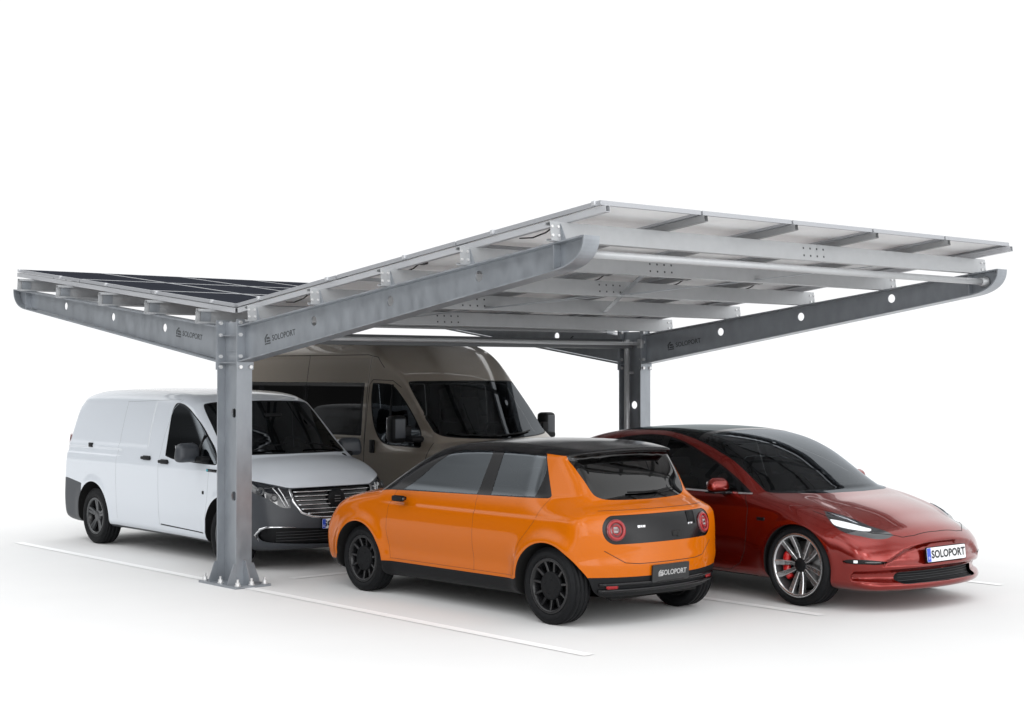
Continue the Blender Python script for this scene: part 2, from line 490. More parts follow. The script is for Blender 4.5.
    def ribbon(s, mb, pts, proj, width, off=.0015, side=1, step=.02, depth=0.):
        """thin band lying on the body along a 2D line (gaps, seals, chrome)"""
        q = [np.array(pts[0], float)]
        for a, b in zip(pts[:-1], pts[1:]):
            a, b = np.array(a, float)[:2], np.array(b, float)[:2]; n = max(1, int(np.linalg.norm(b-a)/step))
            q += [a+(b-a)*t for t in np.linspace(0, 1, n+1)[1:]]
        P, N = s.project(np.array([v[:2] for v in q]), proj, side)
        T = np.gradient(P, axis=0); B = np.cross(N, T); B /= np.linalg.norm(B, axis=1, keepdims=True)+1e-9
        w = width/2; n = len(P)
        rows = [P-B*w-N*.004, P-B*w+N*off, P+B*w+N*off, P+B*w-N*.004]
        vs = np.stack(rows, 1).reshape(-1, 3)
        mb.add(vs, [(i*4+k, i*4+k+1, (i+1)*4+k+1, (i+1)*4+k) for i in range(n-1) for k in range(3)], False)

def side_cond(t=.35): return lambda P, N: np.abs(N[:,1]) > t
def poly_region(poly, proj='side'):
    poly = np.asarray(poly)
    if proj == 'side': return lambda x, y, z: poly_sdf(x, z, poly)
    if proj == 'front': return lambda x, y, z: poly_sdf(np.abs(y), z, poly)
    return lambda x, y, z: poly_sdf(x, np.abs(y), poly)
def shrink(poly, d):
    """move a closed outline inwards by d (winding independent)"""
    P = np.asarray(poly, float); n = len(P); out = []
    area = sum(P[i-1,0]*P[i,1]-P[i,0]*P[i-1,1] for i in range(n)); sg = 1 if area > 0 else -1
    for i in range(n):
        t = P[(i+1) % n]-P[i-1]; t /= np.linalg.norm(t)+1e-9
        out.append(P[i]+sg*d*np.array([-t[1], t[0]]))
    return np.array(out)

# ------------------------------------------------------------------ wheels
def make_wheel(parent, x, y, R, width, rimR, style, steer=0.):
    """y > 0: outer face towards +y. One wheel part with tyre, rim, disc and caliper as its pieces"""
    sgn = 1 if y > 0 else -1
    w = link('wheel', None, parent, (x, y, R), (0, 0, 0 if sgn > 0 else PI))
    w.empty_display_size = .1
    h = width/2
    t = MB()
    sw = R-rimR
    prof = [(rimR-.012, -h*.72), (rimR+.004, -h*.86), (rimR+sw*.35, -h*1.0), (rimR+sw*.62, -h*.99), (R-.03, -h*.93), (R-.010, -h*.84), (R-.002, -h*.7)]
    g = [-.42, -.14, .14, .42]
    for q in g: prof += [(R, (q-.045)*h*1.6), (R-.008, (q-.035)*h*1.6), (R-.008, (q+.035)*h*1.6), (R, (q+.045)*h*1.6)]
    prof += [(R-.002, h*.7), (R-.010, h*.84), (R-.03, h*.93), (R-.031, h*.945), (rimR+sw*.62, h*.99), (rimR+sw*.35, h*1.0), (rimR+sw*.12, h*.93), (rimR+.004, h*.86), (rimR-.012, h*.72)]
    t.lathe(prof, 72); t.build('tyre', M['rubber'], w)
    # barrel and lip
    lipm = {'honda': 'black_rim', 'tesla': 'silver_rim', 'van': 'grey_rim', 'steel': 'grey_rim'}[style]
    b = MB()
    b.lathe([(rimR-.004, h*.80), (rimR+.004, h*.86), (rimR-.006, h*.89), (rimR-.020, h*.86), (rimR-.030, h*.70), (rimR-.045, h*.2), (rimR-.05, -h*.7), (rimR-.012, -h*.74)], 72)
    b.build('rim_barrel', M['black_rim'] if style != 'tesla' else M['grey_rim'], w)
    l = MB()
    l.lathe([(rimR-.002, h*.87), (rimR-.008, h*.895), (rimR-.024, h*.88), (rimR-.030, h*.80)], 72)
    l.build('rim_lip', M[lipm], w)
    d = MB(); d.lathe([(.05, -.01), (rimR*.72, -.01), (rimR*.72, -.035), (.05, -.035)], 48)
    d.build('brake_disc', M['disc'] if style == 'tesla' else M['black_mat'], w)
    k = MB(); k.lathe([(rimR-.05, -h*.45), (.02, -h*.45)], 48); k.build('wheel_back', M['well'], w)
    # spokes
    s = MB()
    def spoke(a, r0, r1, w0, w1, y0, y1, th, skew=0., twist=0.):
        ca, sa = math.cos(a), math.sin(a)
        def P(r, q, yy):
            aa = skew*(r-r0)/(r1-r0)
            c2, s2 = math.cos(a+aa), math.sin(a+aa)
            return (r*c2-q*s2, yy, r*s2+q*c2)
        vs = []; n = 5
        for i in range(n):
            u = i/(n-1); r = r0+(r1-r0)*u; ww = (w0+(w1-w0)*u)/2; yy = y0+(y1-y0)*(u**1.4)
            tw = twist*u
            vs += [P(r, -ww, yy-th), P(r, -ww*.82, yy-.004-tw), P(r, -ww*.6, yy-tw*.7), P(r, ww*.6, yy+tw*.7), P(r, ww*.82, yy-.004+tw), P(r, ww, yy-th)]
        fs = [(i*6+k, i*6+(k+1) % 6, (i+1)*6+(k+1) % 6, (i+1)*6+k) for i in range(n-1) for k in range(6)]
        s.add(vs, fs, False)
    if style == 'honda':
        for i in range(11):
            spoke(2*PI*i/11+.13, .085, rimR-.012, .028, .024, h*.62, h*.84, .03)
        s.build('spoke_wheel_face', M['black_rim'], w)
        c = MB(); c.lathe([(0, h*.74), (.05, h*.74), (.10, h*.735), (.112, h*.70), (.114, h*.4)], 40)
        for i in range(4):
            a = 2*PI*i/4+.3; c.lathe([(0, h*.76), (.011, h*.76), (.012, h*.72)], 10, c=(.06*math.cos(a), 0, .06*math.sin(a)))
        c.build('hub_cap', M['black_mat'], w)
        for i in range(12):
            a = 2*PI*i/12+.13
            s2 = None
    elif style == 'tesla':
        for i in range(10):
            spoke(2*PI*i/10+.1, .055, rimR-.010, .036, .060, h*.50, h*.86, .035, skew=.10 if i % 2 else -.10, twist=.004)
        s.build('spoke_wheel_face', M['silver_rim'], w)
        c = MB(); c.lathe([(0, h*.56), (.036, h*.56), (.042, h*.53), (.062, h*.50), (.066, h*.3)], 36)
        c.build('hub_cap', M['black_mat'], w)
        kk = MB()
        pts = [(.21*math.cos(a), -.0, .21*math.sin(a)) for a in np.linspace(PI*.78 if sgn > 0 else PI*.05-.6, PI*1.22 if sgn > 0 else .44, 9)]
        pts = [(.185*math.cos(a), .022, .185*math.sin(a)) for a in np.linspace(-.75, .55, 9)] if sgn < 0 else [(.185*math.cos(a), .022, .185*math.sin(a)) for a in np.linspace(PI-.75, PI+.55, 9)]
        kk.tube(pts, [.028]+[.036]*7+[.028], 8); kk.build('brake_caliper', M['caliper'], w)
    elif style == 'van':
        for i in range(5):
            for q in (-.16, .16):
                spoke(2*PI*i/5+.35+q, .05, rimR-.012, .030, .040, h*.62, h*.84, .03, skew=-q*.35)
        s.build('spoke_wheel_face', M['grey_rim'], w)
        c = MB(); c.lathe([(0, h*.68), (.04, h*.68), (.055, h*.64), (.068, h*.60), (.07, h*.3)], 36); c.build('hub_cap', M['grey_rim'], w)
    else:
        s.lathe([(.0, h*.55), (.07, h*.55), (.09, h*.35), (rimR*.6, h*.25), (rimR*.78, h*.5), (rimR-.02, h*.4)], 48)
        s.build('steel_wheel_face', M['grey_rim'], w)
    return w

def wheel_well(body_obj, B, x, z, R, W, sgn, m=None):
    """dark liner behind a wheel opening"""
    mb = MB(); n = 40; depth = .34
    a0 = math.asin(max(-1, (max(.20, B.lo[1]+.02)-z)/R)); a = [a0+(PI-2*a0)*k/n for k in range(n+1)]
    ring = []
    for t in a:
        px, pz = x+R*math.cos(t), z+R*math.sin(t)
        ring.append((px, pz))
    P, N = B.project(np.array([(p[0], max(p[1], B.lo[1]+.03)) for p in ring]), 'side', sgn)
    vs = []
    for i, (px, pz) in enumerate(ring):
        vs += [(px, P[i,1]-sgn*.001, pz), (px*1-.0, P[i,1]-sgn*.02, pz), (x+(px-x)*1.04, P[i,1]-sgn*.03, z+(pz-z)*1.04), (x+(px-x)*1.04, sgn*(W-depth), z+(pz-z)*1.04)]
    fs = [(i*4+k, i*4+k+1, (i+1)*4+k+1, (i+1)*4+k) for i in range(n) for k in range(3)]
    mb.add(vs, fs, True)
    mb.add([(x, sgn*(W-depth), z)]+[(x+R*1.04*math.cos(t), sgn*(W-depth), z+R*1.04*math.sin(t)) for t in a], [(0, i+1, i+2) for i in range(n)])
    return mb.build('wheel_arch_liner', m or M['well'], body_obj)

# ------------------------------------------------------------------ cabin
def seat(parent, x, y, z, w=.46, m='seat', face=1, hr=True):
    mb = MB()
    R = Matrix.Rotation(-.05*face, 3, 'Y'); mb.bbox((x, y, z+.06), (.50, w, .16), .05, 3, R)
    R2 = Matrix.Rotation(-.24*face, 3, 'Y'); mb.bbox((x-.30*face, y, z+.36), (.14, w*.96, .60), .055, 3, R2, taper=(.85, .82))
    o = mb.build('seat', M[m], parent)
    if hr:
        h = MB(); h.bbox((x-.385*face, y, z+.745), (.10, w*.55, .17), .04, 3, R2); h.build('headrest', M[m], o)
    return o
def steering(parent, x, y, z, r=.18, tilt=.45, face=1):
    mb = MB(); n = 28; R = Matrix.Rotation(-tilt*face, 3, 'Y')
    pts = [Vector((x, y, z))+R @ Vector((0, r*math.cos(2*PI*k/n), r*math.sin(2*PI*k/n))) for k in range(n+1)]
    mb.tube(pts, .015, 8, caps=False)
    mb.bbox((x+.02*face, y, z), (.05, .12, .10), .02, 2, R)
    for a in (0., PI, -PI/2):
        mb.tube([Vector((x+.02*face, y, z)), Vector((x, y, z))+R @ Vector((0, r*math.cos(a), r*math.sin(a)))], .012, 6)
    mb.tube([(x, y, z), (x+.4*face, y, z-.12)], .03, 8)
    return mb.build('steering_wheel', M['trim'], parent)

def number_plate(parent, mtx, w, h, text, white=True, size=.075):
    pm = M['plate_white'] if white else M['plate_black']
    def rr(w, h, r=.012):
        out = []
        for cx, cy, a0 in ((w/2-r, h/2-r, 0), (-w/2+r, h/2-r, PI/2), (-w/2+r, -h/2+r, PI), (w/2-r, -h/2+r, 1.5*PI)):
            out += [(cx+r*math.cos(a0+PI/2*k/4), cy+r*math.sin(a0+PI/2*k/4)) for k in range(5)]
        return out
    fr = flat_shape('number_plate', [rr(w+.012, h+.012)], .012, M['black_mat'] if white else M['plate_black'], parent, mtx)
    if white:
        flat_shape('plate_face', [rr(w, h)], .006, pm, fr, mtx @ Matrix.Translation((0,0,.005)))
        bw = w*.095
        flat_shape('country_strip', [[(-w/2+.002, -h/2+.003), (-w/2+bw, -h/2+.003), (-w/2+bw, h/2-.003), (-w/2+.002, h/2-.003)]], .004, M['plate_blue'], fr, mtx @ Matrix.Translation((0,0,.0082)))
        text_mesh('country_letter', 'D', .03, .0006, M['plate_white'], fr, mtx @ Matrix.Translation((-w/2+bw/2, -h*.22, .0108)))
        if text: text_mesh('lettering', text, size, .0008, M['ink'], fr, mtx @ Matrix.Translation((bw/2, -.002, .0088)), spacing=1.04, offset=.0032)
    else:
        text_mesh('lettering', text, size, .0006, M['silver_ink'], fr, mtx @ Matrix.Translation((.035, -.002, .0066)), spacing=.98, offset=.001)
        logo(fr, mtx @ Matrix.Translation((-w*.29, 0, .0068)), .05, M['silver_ink'])
    return fr

def logo(parent, mtx, s, m, th=.0012):
    """the maker's mark: a slanted pair of bars under a small pitched roof"""
    mb = MB()
    for q in (([(-.5,-.5), (.5,-.5), (.5,-.36), (-.5,-.36)]), ([(-.5,-.28), (-.28,-.28), (-.28,.16), (-.5,.08)]), ([(-.18,-.28), (.5,-.28), (.5,-.1), (-.18,-.1)]),
              ([(-.5,.16), (-.1,.5), (.1,.5), (.1,.38), (-.5,.02)]), ([(-.18,-.02), (.5,-.02), (.3,.2), (-.18,.2)])):
        mb.prism([(p[0]*s, p[1]*s) for p in q], -th/2, th/2, 'z')
    o = mb.build('maker_mark', m, parent); o.data.transform(mtx); return o

ENV_BACK, ENV_RIGHT, ENV_FRONT_LOW, ENV_TOP, EXPOSURE = 1.05, 2.6, .06, 1.65, 0.
AREAS = [('added_corner_light', (17, -5.5, 6.5), (3.5, .5, .8), (2.2, 3.2), 110), ('added_quarter_light', (13.6, -10.6, 9.0), (4.2, .7, .7), (1.6, 6.0), 170)]  # unseen area lights, added for highlights on the car corners

# ------------------------------------------------------------------ the solar carport
def build_carport():
    root = thing('solar_carport', 'grey steel solar carport with two V-shaped panel wings on two columns', 'carport')
    VR = 5.70*S                                   # rear frame
    zt = lambda x: (2.534+.1166*abs(x)/S)*S       # beam top, x in metres
    zb = lambda x: (2.180+.1475*abs(x)/S)*S
    G, GL = M['galv'], M['galv_light']
    TH = math.atan(.1166)
    hw, fw, ft = .185*S, .175*S, .014             # column half depth, flange width
    ZC = 2.60*S
    for fi, y0 in enumerate((0., VR)):
        col = MB()
        for sx in (-1, 1): col.box((sx*(hw-ft/2), y0, ZC/2+.01), (ft, fw, ZC-.02))
        cm = col.build('column', G, root)
        W = hw-ft-.001
        web = [[(-W, .022), (W, .022), (W, ZC-.003), (-W, ZC-.003)]]
        holes = [circ(0, .829, .045, 24), circ(0, 1.612, .045, 24)]
        flat_shape('column_web', web+holes, .010, G, cm, XZ(0, y0, 0))
        bp = MB(); bp.box((.01, y0, .011), (.70*S, .40*S, .022)); bp.build('base_plate', G, cm)
        gs = MB()
        for sx in (-1, 1):
            for yy in (0,):
                gs.prism([(sx*(hw+.0005), .022), (sx*(hw+.115), .022), (sx*(hw+.115), .05), (sx*(hw+.03), .24), (sx*(hw+.0005), .24)], y0-.005, y0+.005, 'y')
            for sy in (-1, 1):
                e = y0+sy*fw/2
                gs.prism([(e+sy*.0005, .022), (e+sy*.085, .022), (e+sy*.085, .05), (e+sy*.025, .21), (e+sy*.0005, .21)], sx*(hw-ft/2)-.005, sx*(hw-ft/2)+.005, 'x')
        gs.build('gusset', G, cm)
        for bx in (-.285, .0, .305):
            for by in (-.145, .145):
                b = MB(); px, py = bx, y0+by
                b.lathe([(0, .032), (.030, .032), (.030, .023), (0, .023)], 16, 'z', (px, py, 0), False)
                b.lathe([(0, .056), (.022, .056), (.022, .0321), (0, .0321)], 6, 'z', (px, py, 0), False)
                b.lathe([(0, .085), (.011, .085), (.011, .05), (0, .05)], 12, 'z', (px, py, 0), False)
                b.build('anchor_bolt', M['bolt'], cm)
        b = MB(); px, py = .31, y0
        b.lathe([(0, .032), (.030, .032), (.030, .023), (0, .023)], 16, 'z', (px, py, 0), False)
        b.lathe([(0, .056), (.022, .056), (.022, .0321), (0, .0321)], 6, 'z', (px, py, 0), False)
        b.lathe([(0, .085), (.011, .085), (.011, .05), (0, .05)], 12, 'z', (px, py, 0), False)
        b.build('anchor_bolt', M['bolt'], cm)
        # head: joint plates and their bolts
        jp = MB()
        for sx in (-1, 1):
            jp.box((sx*(hw+.009), y0, (zt(hw)+zb(hw))/2-.01), (.016, fw+.012, zt(hw)-zb(hw)+.14))
        jp.box((0, y0-.012, zb(hw)+.10), (hw*1.1, .012, .012)); jp.box((0, y0-.02, zt(0)-.07), (2*W, fw*.5, .010)); jp.box((0, y0-.02, zb(0)+.012), (2*W, fw*.5, .010))
        jp.build('joint_plate', G, cm)
        for sx in (-1, 1):
            for zz in (zb(hw)-.055, zb(hw)+.045, zt(hw)-.085, zt(hw)+.03):
                for sy in (-1, 1):
                    q = MB()
                    for xx, l in ((sx*(hw+.017), .016), (sx*(hw-ft), -.016)):
                        q.lathe([(0, xx+sx*abs(l)*(1 if l > 0 else -1)), (.019, xx+sx*abs(l)*(1 if l > 0 else -1)), (.019, xx), (0, xx)], 6, 'x', (0, y0+sy*.055, zz), False)
                    q.build('joint_bolt', M['bolt'], cm)
        if fi == 1:
            dp = MB(); dp.tube([(-.055*S, y0-.075, .12), (-.055*S, y0-.075, 2.50*S)], .034, 14); dp.build('downpipe', GL, cm)
            dk = MB()
            for zz in (.6, 1.99): dk.box((-.055*S, y0-.04, zz), (.085, .09, .03))
            dk.build('pipe_clip', GL, cm)
        # beams
        for sx in (-1, 1):
            xa, xe = hw+.018, 5.045*S
            xs = 4.74*S                                   # where the bottom flange starts to sweep up
            arc = []
            p0 = Vector((xs, zb(xs))); p1 = Vector((xe+.004, zb(xe)+.004)); p2 = Vector((xe, zt(xe)-.001))
            for k in range(13):
                t = k/12; arc.append(p0*(1-t)**2+p1*2*t*(1-t)+p2*t*t)
            inner = [(xa, zt(xa)-.012), (xa, zb(xa)+.0)]
            outl = [(xa, zt(xa)-.013), (xe-.010, zt(xe-.01)-.013)]+[(p.x-.004, p.y+.006) for p in arc[::-1][1:]]+[(xa, zb(xa)+.006)]
            holes = [circ(hx*S, hz*S, .043, 24) for hx, hz in ((1.40, 2.57), (2.57, 2.715), (3.76, 2.875))]
            mir = (lambda P: [(sx*p[0], p[1]) for p in P])
            bw = flat_shape('beam', [mir(outl)]+[mir(h) for h in holes], .010, G, root, XZ(0, y0, 0))
            fl = MB()
            fl.strip(mir([(xa, zt(xa)-.012), (xe-.006, zt(xe-.006)-.012)]), .165*S, .012*(1 if sx > 0 else -1))
            fl.v = [(v[0], v[1]+y0, v[2]) for v in fl.v]; fl.build('top_flange', G, bw)
            bf = MB(); bf.strip(mir([(xa, zb(xa))]+[(p.x, p.y) for p in arc]), .168*S, -.012*(1 if sx > 0 else -1))
            bf.v = [(v[0], v[1]+y0, v[2]) for v in bf.v]; bf.build('bottom_flange', G, bw)
            st = MB()
            for yy in (-1, 1):
                X = 4.72*S
                st.prism(mir([(X-.005, zb(X)+.003), (X+.005, zb(X)+.003), (X+.005, zt(X)-.014), (X-.005, zt(X)-.014)]), y0+yy*.0055, y0+yy*.075*S, 'y')
            st.build('stiffener', G, bw)
            for yy in ((-1,) if fi == 0 else (-1,)):
                xc = .815 if (sx > 0) else -.815
                ang = math.atan(.132)*sx
                zc = (zt(.815)+zb(.815))/2+(-.02 if sx > 0 else .005)
                mx = XZ(xc+.035, y0-.0058, zc) @ Matrix.Rotation(ang, 4, 'Z')
                text_mesh('lettering', 'SOLOPORT', .075, .0006, M['stencil'], bw, mx, spacing=1.0, offset=.0010)
                logo(bw, XZ(xc+.035, y0-.0060, zc) @ Matrix.Rotation(ang, 4, 'Z') @ Matrix.Translation((-.27, .004, 0)), .095, M['stencil'])
    # purlins with cleats
    PU = [.49*S, 1.56*S, 2.63*S, 3.70*S, 4.77*S]
    ph = .148*S
    L0, L1 = -.155*S, VR+.155*S
    for sx in (-1, 1):
        for i, x in enumerate(PU):
            R = Matrix.Rotation(-TH*sx, 3, 'Y'); c = Vector((sx*x, (L0+L1)/2, zt(x)))
            def put(mb, off, dim): mb.box(c+R @ Vector(off), dim, R)
            p = MB()
            put(p, (sx*.012, 0, ph/2), (.004, L1-L0, ph))
            put(p, (sx*-.014, 0, ph-.0022), (.048, L1-L0, .004)); put(p, (sx*-.014, 0, .0035), (.048, L1-L0, .004))
            put(p, (sx*-.0385, 0, ph-.012), (.004, L1-L0, .018)); put(p, (sx*-.0385, 0, .0135), (.004, L1-L0, .018))
            po = p.build('purlin', GL, root)
            sp = MB()
            for q in ((.42,), (.33,), (.47,), (.40,), (.54,))[i]:
                yc = L0+(L1-L0)*q
                for k in range(4):
                    for zz in (.28, .72):
                        cc = c+R @ Vector((sx*.0146, 0, ph*zz)); cc.y = yc+(k-2)*.09
                        sp.box(cc, (.0022, .016, .016), R)
            sp.build('splice_bolts', M['dark_steel'], po)['kind'] = 'stuff'
            for y0 in (0., VR):
                k = MB()
                for yy in ((-.09,) if y0 == 0 else (.09,)): pass
                cc = c+R @ Vector((sx*-.0075+sx*.012, 0, ph*.5)); 
                k.box((cc.x-sx*.012, y0+(-.045 if y0 == 0 else .045), cc.z), (.006, .11, ph*.98), R)
                k.box((cc.x-sx*.012, y0-.0, cc.z-ph*.48), (.09, .10, .006), R)
                if y0 == 0: k.prism([(sx*x+sx*q[0], zt(x)+q[1]) for q in ((-.004,.0), (.004,.0), (.06,.012), (.004,ph*.9), (-.004,ph*.9))], y0-.052, y0-.046, 'y')
                ko = k.build('cleat', G, po)
                b = MB()
                for yy in (-.135, -.075) if y0 == 0 else (.075, .135):
                    for zz in (.28, .74):
                        q = c+R @ Vector((sx*.014, 0, ph*zz))
                        b.lathe([(0, sx*.010), (.011, sx*.010), (.011, 0), (0, 0)], 6, 'x', (q.x, y0+yy, q.z), False)
                b.build('cleat_bolts', M['bolt'], po)['kind'] = 'stuff'
    # rails up the slope, at every panel joint
    zp = lambda x: zt(x)+ph/math.cos(TH)          # purlin top
    PW = VR/5; XE = 5.16*S; rh = .048
    for sx in (-1, 1):
        R = Matrix.Rotation(-TH*sx, 3, 'Y')
        xm = (.03+XE)/2; Lr = (XE+.03-.03)/math.cos(TH)
        for j in range(6):
            y = min(max(j*PW, .042), VR-.042); c = Vector((sx*(xm+.01), y, zp(xm+.01)))
            r = MB()
            for off, dim in (((0,-.021,rh/2+.001), (Lr,.003,rh)), ((0,.021,rh/2+.001), (Lr,.003,rh)), ((0,0,.0025), (Lr,.039,.003)), ((0,-.014,rh-.0005), (Lr,.011,.003)), ((0,.014,rh-.0005), (Lr,.011,.003))):
                r.box(c+R @ Vector(off), dim, R)
            ro = r.build('panel_rail', M['rail_shaded'] if 0 < j < 5 else M['alu'], root)
            if j in (0, 5):
                cl = MB()
                for q in range(5):
                    xx = (.45+q*1.16)*S
                    if xx < XE: cl.bbox(Vector((sx*xx, y+(-.040 if j == 0 else .040), zp(xx)))+R @ Vector((0,0,rh+.030)), (.034, .03, .034), .004, 2, R)
                cl.build('panel_clamp', M['alu'], ro)
    # panels: one built, the rest copies
    LP = (XE-.03)/math.cos(TH)/3
    pw, pl = PW-.022, LP-.022
    fr = MB(); t = .034
    for s in (-1, 1):
        fr.box((s*(pl/2-.009), 0, t/2), (.018, pw, t)); fr.box((0, s*(pw/2-.009), t/2), (pl-.038, .018, t))
    gl = MB(); gl.box((0, 0, t-.006), (pl-.036, pw-.036, .006))
    bs = MB(); bs.box((0, 0, t-.012), (pl-.036, pw-.036, .0045))
    jb = MB(); jb.bbox((.10, -pw*.30, t-.034), (.06, .11, .036), .004, 2, smooth=False)
    jb.tube([(.10, -pw*.30, t-.036), (.02, -pw*.32, t-.075), (-.12, -pw*.33, t-.09), (-.30, -pw*.30, t-.06)], .006, 6)
    bus = MB(); 
    for k in (-1, 1): bus.box((0, k*pw*.25, t-.0028), (pl-.07, .0012, .0004))
    bus.box((0, 0, t-.0028), (.006, pw-.07, .0004))
    cells = gl.build('solar_panel', M['cells'], root)
    kids = [fr.build('panel_frame', M['frame'], cells), bs.build('backsheet', M['backsheet'], cells), jb.build('junction_box', M['jbox'], cells)]
    first = True
    for sx in (-1, 1):
        for i in range(3):
            for j in range(5):
                xc = .03/1+(i+.5)*LP*math.cos(TH); c = Vector((sx*xc, (j+.5)*PW, zp(xc)))
                R = Matrix.Rotation(-TH*sx, 3, 'Y'); c = c+R @ Vector((0, 0, rh+.009))
                if first: o = cells; first = False
                else:
                    o = cells.copy(); C.objects.link(o); o.parent = root
                    for k in kids:
                        q = k.copy(); C.objects.link(q); q.parent = o
                o.location = c; o.rotation_euler = (0, -TH*sx, 0 if sx > 0 else 0)
    # long members between the two frames
    tp = MB(); tp.tube([(.20*S, .02, 2.445*S), (.20*S, VR-.10, 2.445*S)], .021, 14)
    tie = tp.build('tie_tube', GL, root)
    tg = MB(); zz = 2.445*S
    for off, dim in (((0,0,-.052), (.17,.0,.004)), ((-.085,0,0), (.004,.0,.11)), ((.085,0,-.035), (.004,.0,.04))):
        tg.box((.03+off[0], VR/2, zz+off[2]), (dim[0], VR-.30, dim[2]))
    tg.build('gutter', M['gutter'], root)
    cl = MB(); cl.bbox((.20*S, VR-.10, 2.445*S), (.07, .05, .10), .008); cl.bbox((.20*S, VR-.11, 2.445*S), (.05, .012, .06), .004); cl.build('tube_clamp', GL, tie)
    for sx in (-1, 1):
        e = MB(); x = 4.87*S; z0 = 3.00*S
        e.tube([(sx*x, .01, z0), (sx*x, VR-.01, z0)], .030, 16)
        eo = e.build('eave_tube', GL, root)
        f2 = MB()
        for yy, d in ((VR-.012, -1), (.012, 1)):
            f2.lathe([(0, yy), (.055, yy), (.055, yy+d*.014), (.042, yy+d*.016), (.040, yy+d*.075), (0, yy+d*.075)], 20, 'y', (sx*x, 0, z0))
        f2.build('tube_flange', GL, eo)
    # flat bracing straps under the panels
    def zpl(x): return zt(abs(x))+.02
    for sx in (-1, 1):
        for (x0, y0, x1, y1) in ((PU[1]+.03, 2.0, PU[3], 3.6), (PU[1]+.03, 3.6, PU[3], 2.0), (PU[2]+.03, 2.9, PU[4], 4.2), (PU[0]+.03, 1.3, PU[2], 2.6)):
            b = MB(); a = Vector((sx*x0, y0*.95, zpl(x0))); c = Vector((sx*x1, y1*.95, zpl(x1)))
            d = (c-a).normalized(); n = Vector((0,0,1)); s_ = d.cross(n).normalized(); n2 = s_.cross(d)
            Rm = Matrix((d, s_, n2)).transposed()
            b.box((a+c)/2, ((c-a).length, .045, .005), Rm)
            b.build('brace_strap', G, root)
    return root
build_carport()

# ------------------------------------------------------------------ ground
gm = noise_var(mat('pale_ground', (.70,.70,.697), .85, spec=.1), .9, .985, 1.01, 5, .08, bscale=60)
g = MB(); n = 24
g.add([(-400,-400,0), (400,-400,0), (400,400,0), (-400,400,0)], [(0,1,2,3)])
go = g.build('ground', gm); go['kind'] = 'structure'; go['label'] = 'pale smooth studio-white ground under the carport'
lm = noise_var(mat('line_paint', (.88,.88,.88), .6), 12, .97, 1.02, 4)
def bay_line(x0, y0, x1, y1, w=.105):
    a, b = Vector((x0, y0, .004)), Vector((x1, y1, .004)); d = (b-a).normalized(); s_ = Vector((-d.y, d.x, 0))*w/2
    q = MB(); q.add([a-s_, b-s_, b+s_, a+s_], [(0,1,2,3)])
    o = q.build('road_marking', lm); o['kind'] = 'structure'; return o
for args in ((-4.95*S, -.05*S, 5.08*S, -.05*S), (.10*S, 2.77*S, 5.07*S, 2.77*S), (-4.95*S, 2.77*S, -.02*S, 2.77*S), (-4.95*S, 5.62*S, 5.08*S, 5.62*S), (.045*S, .64*S, .045*S, 5.56*S)):
    o = bay_line(*args)

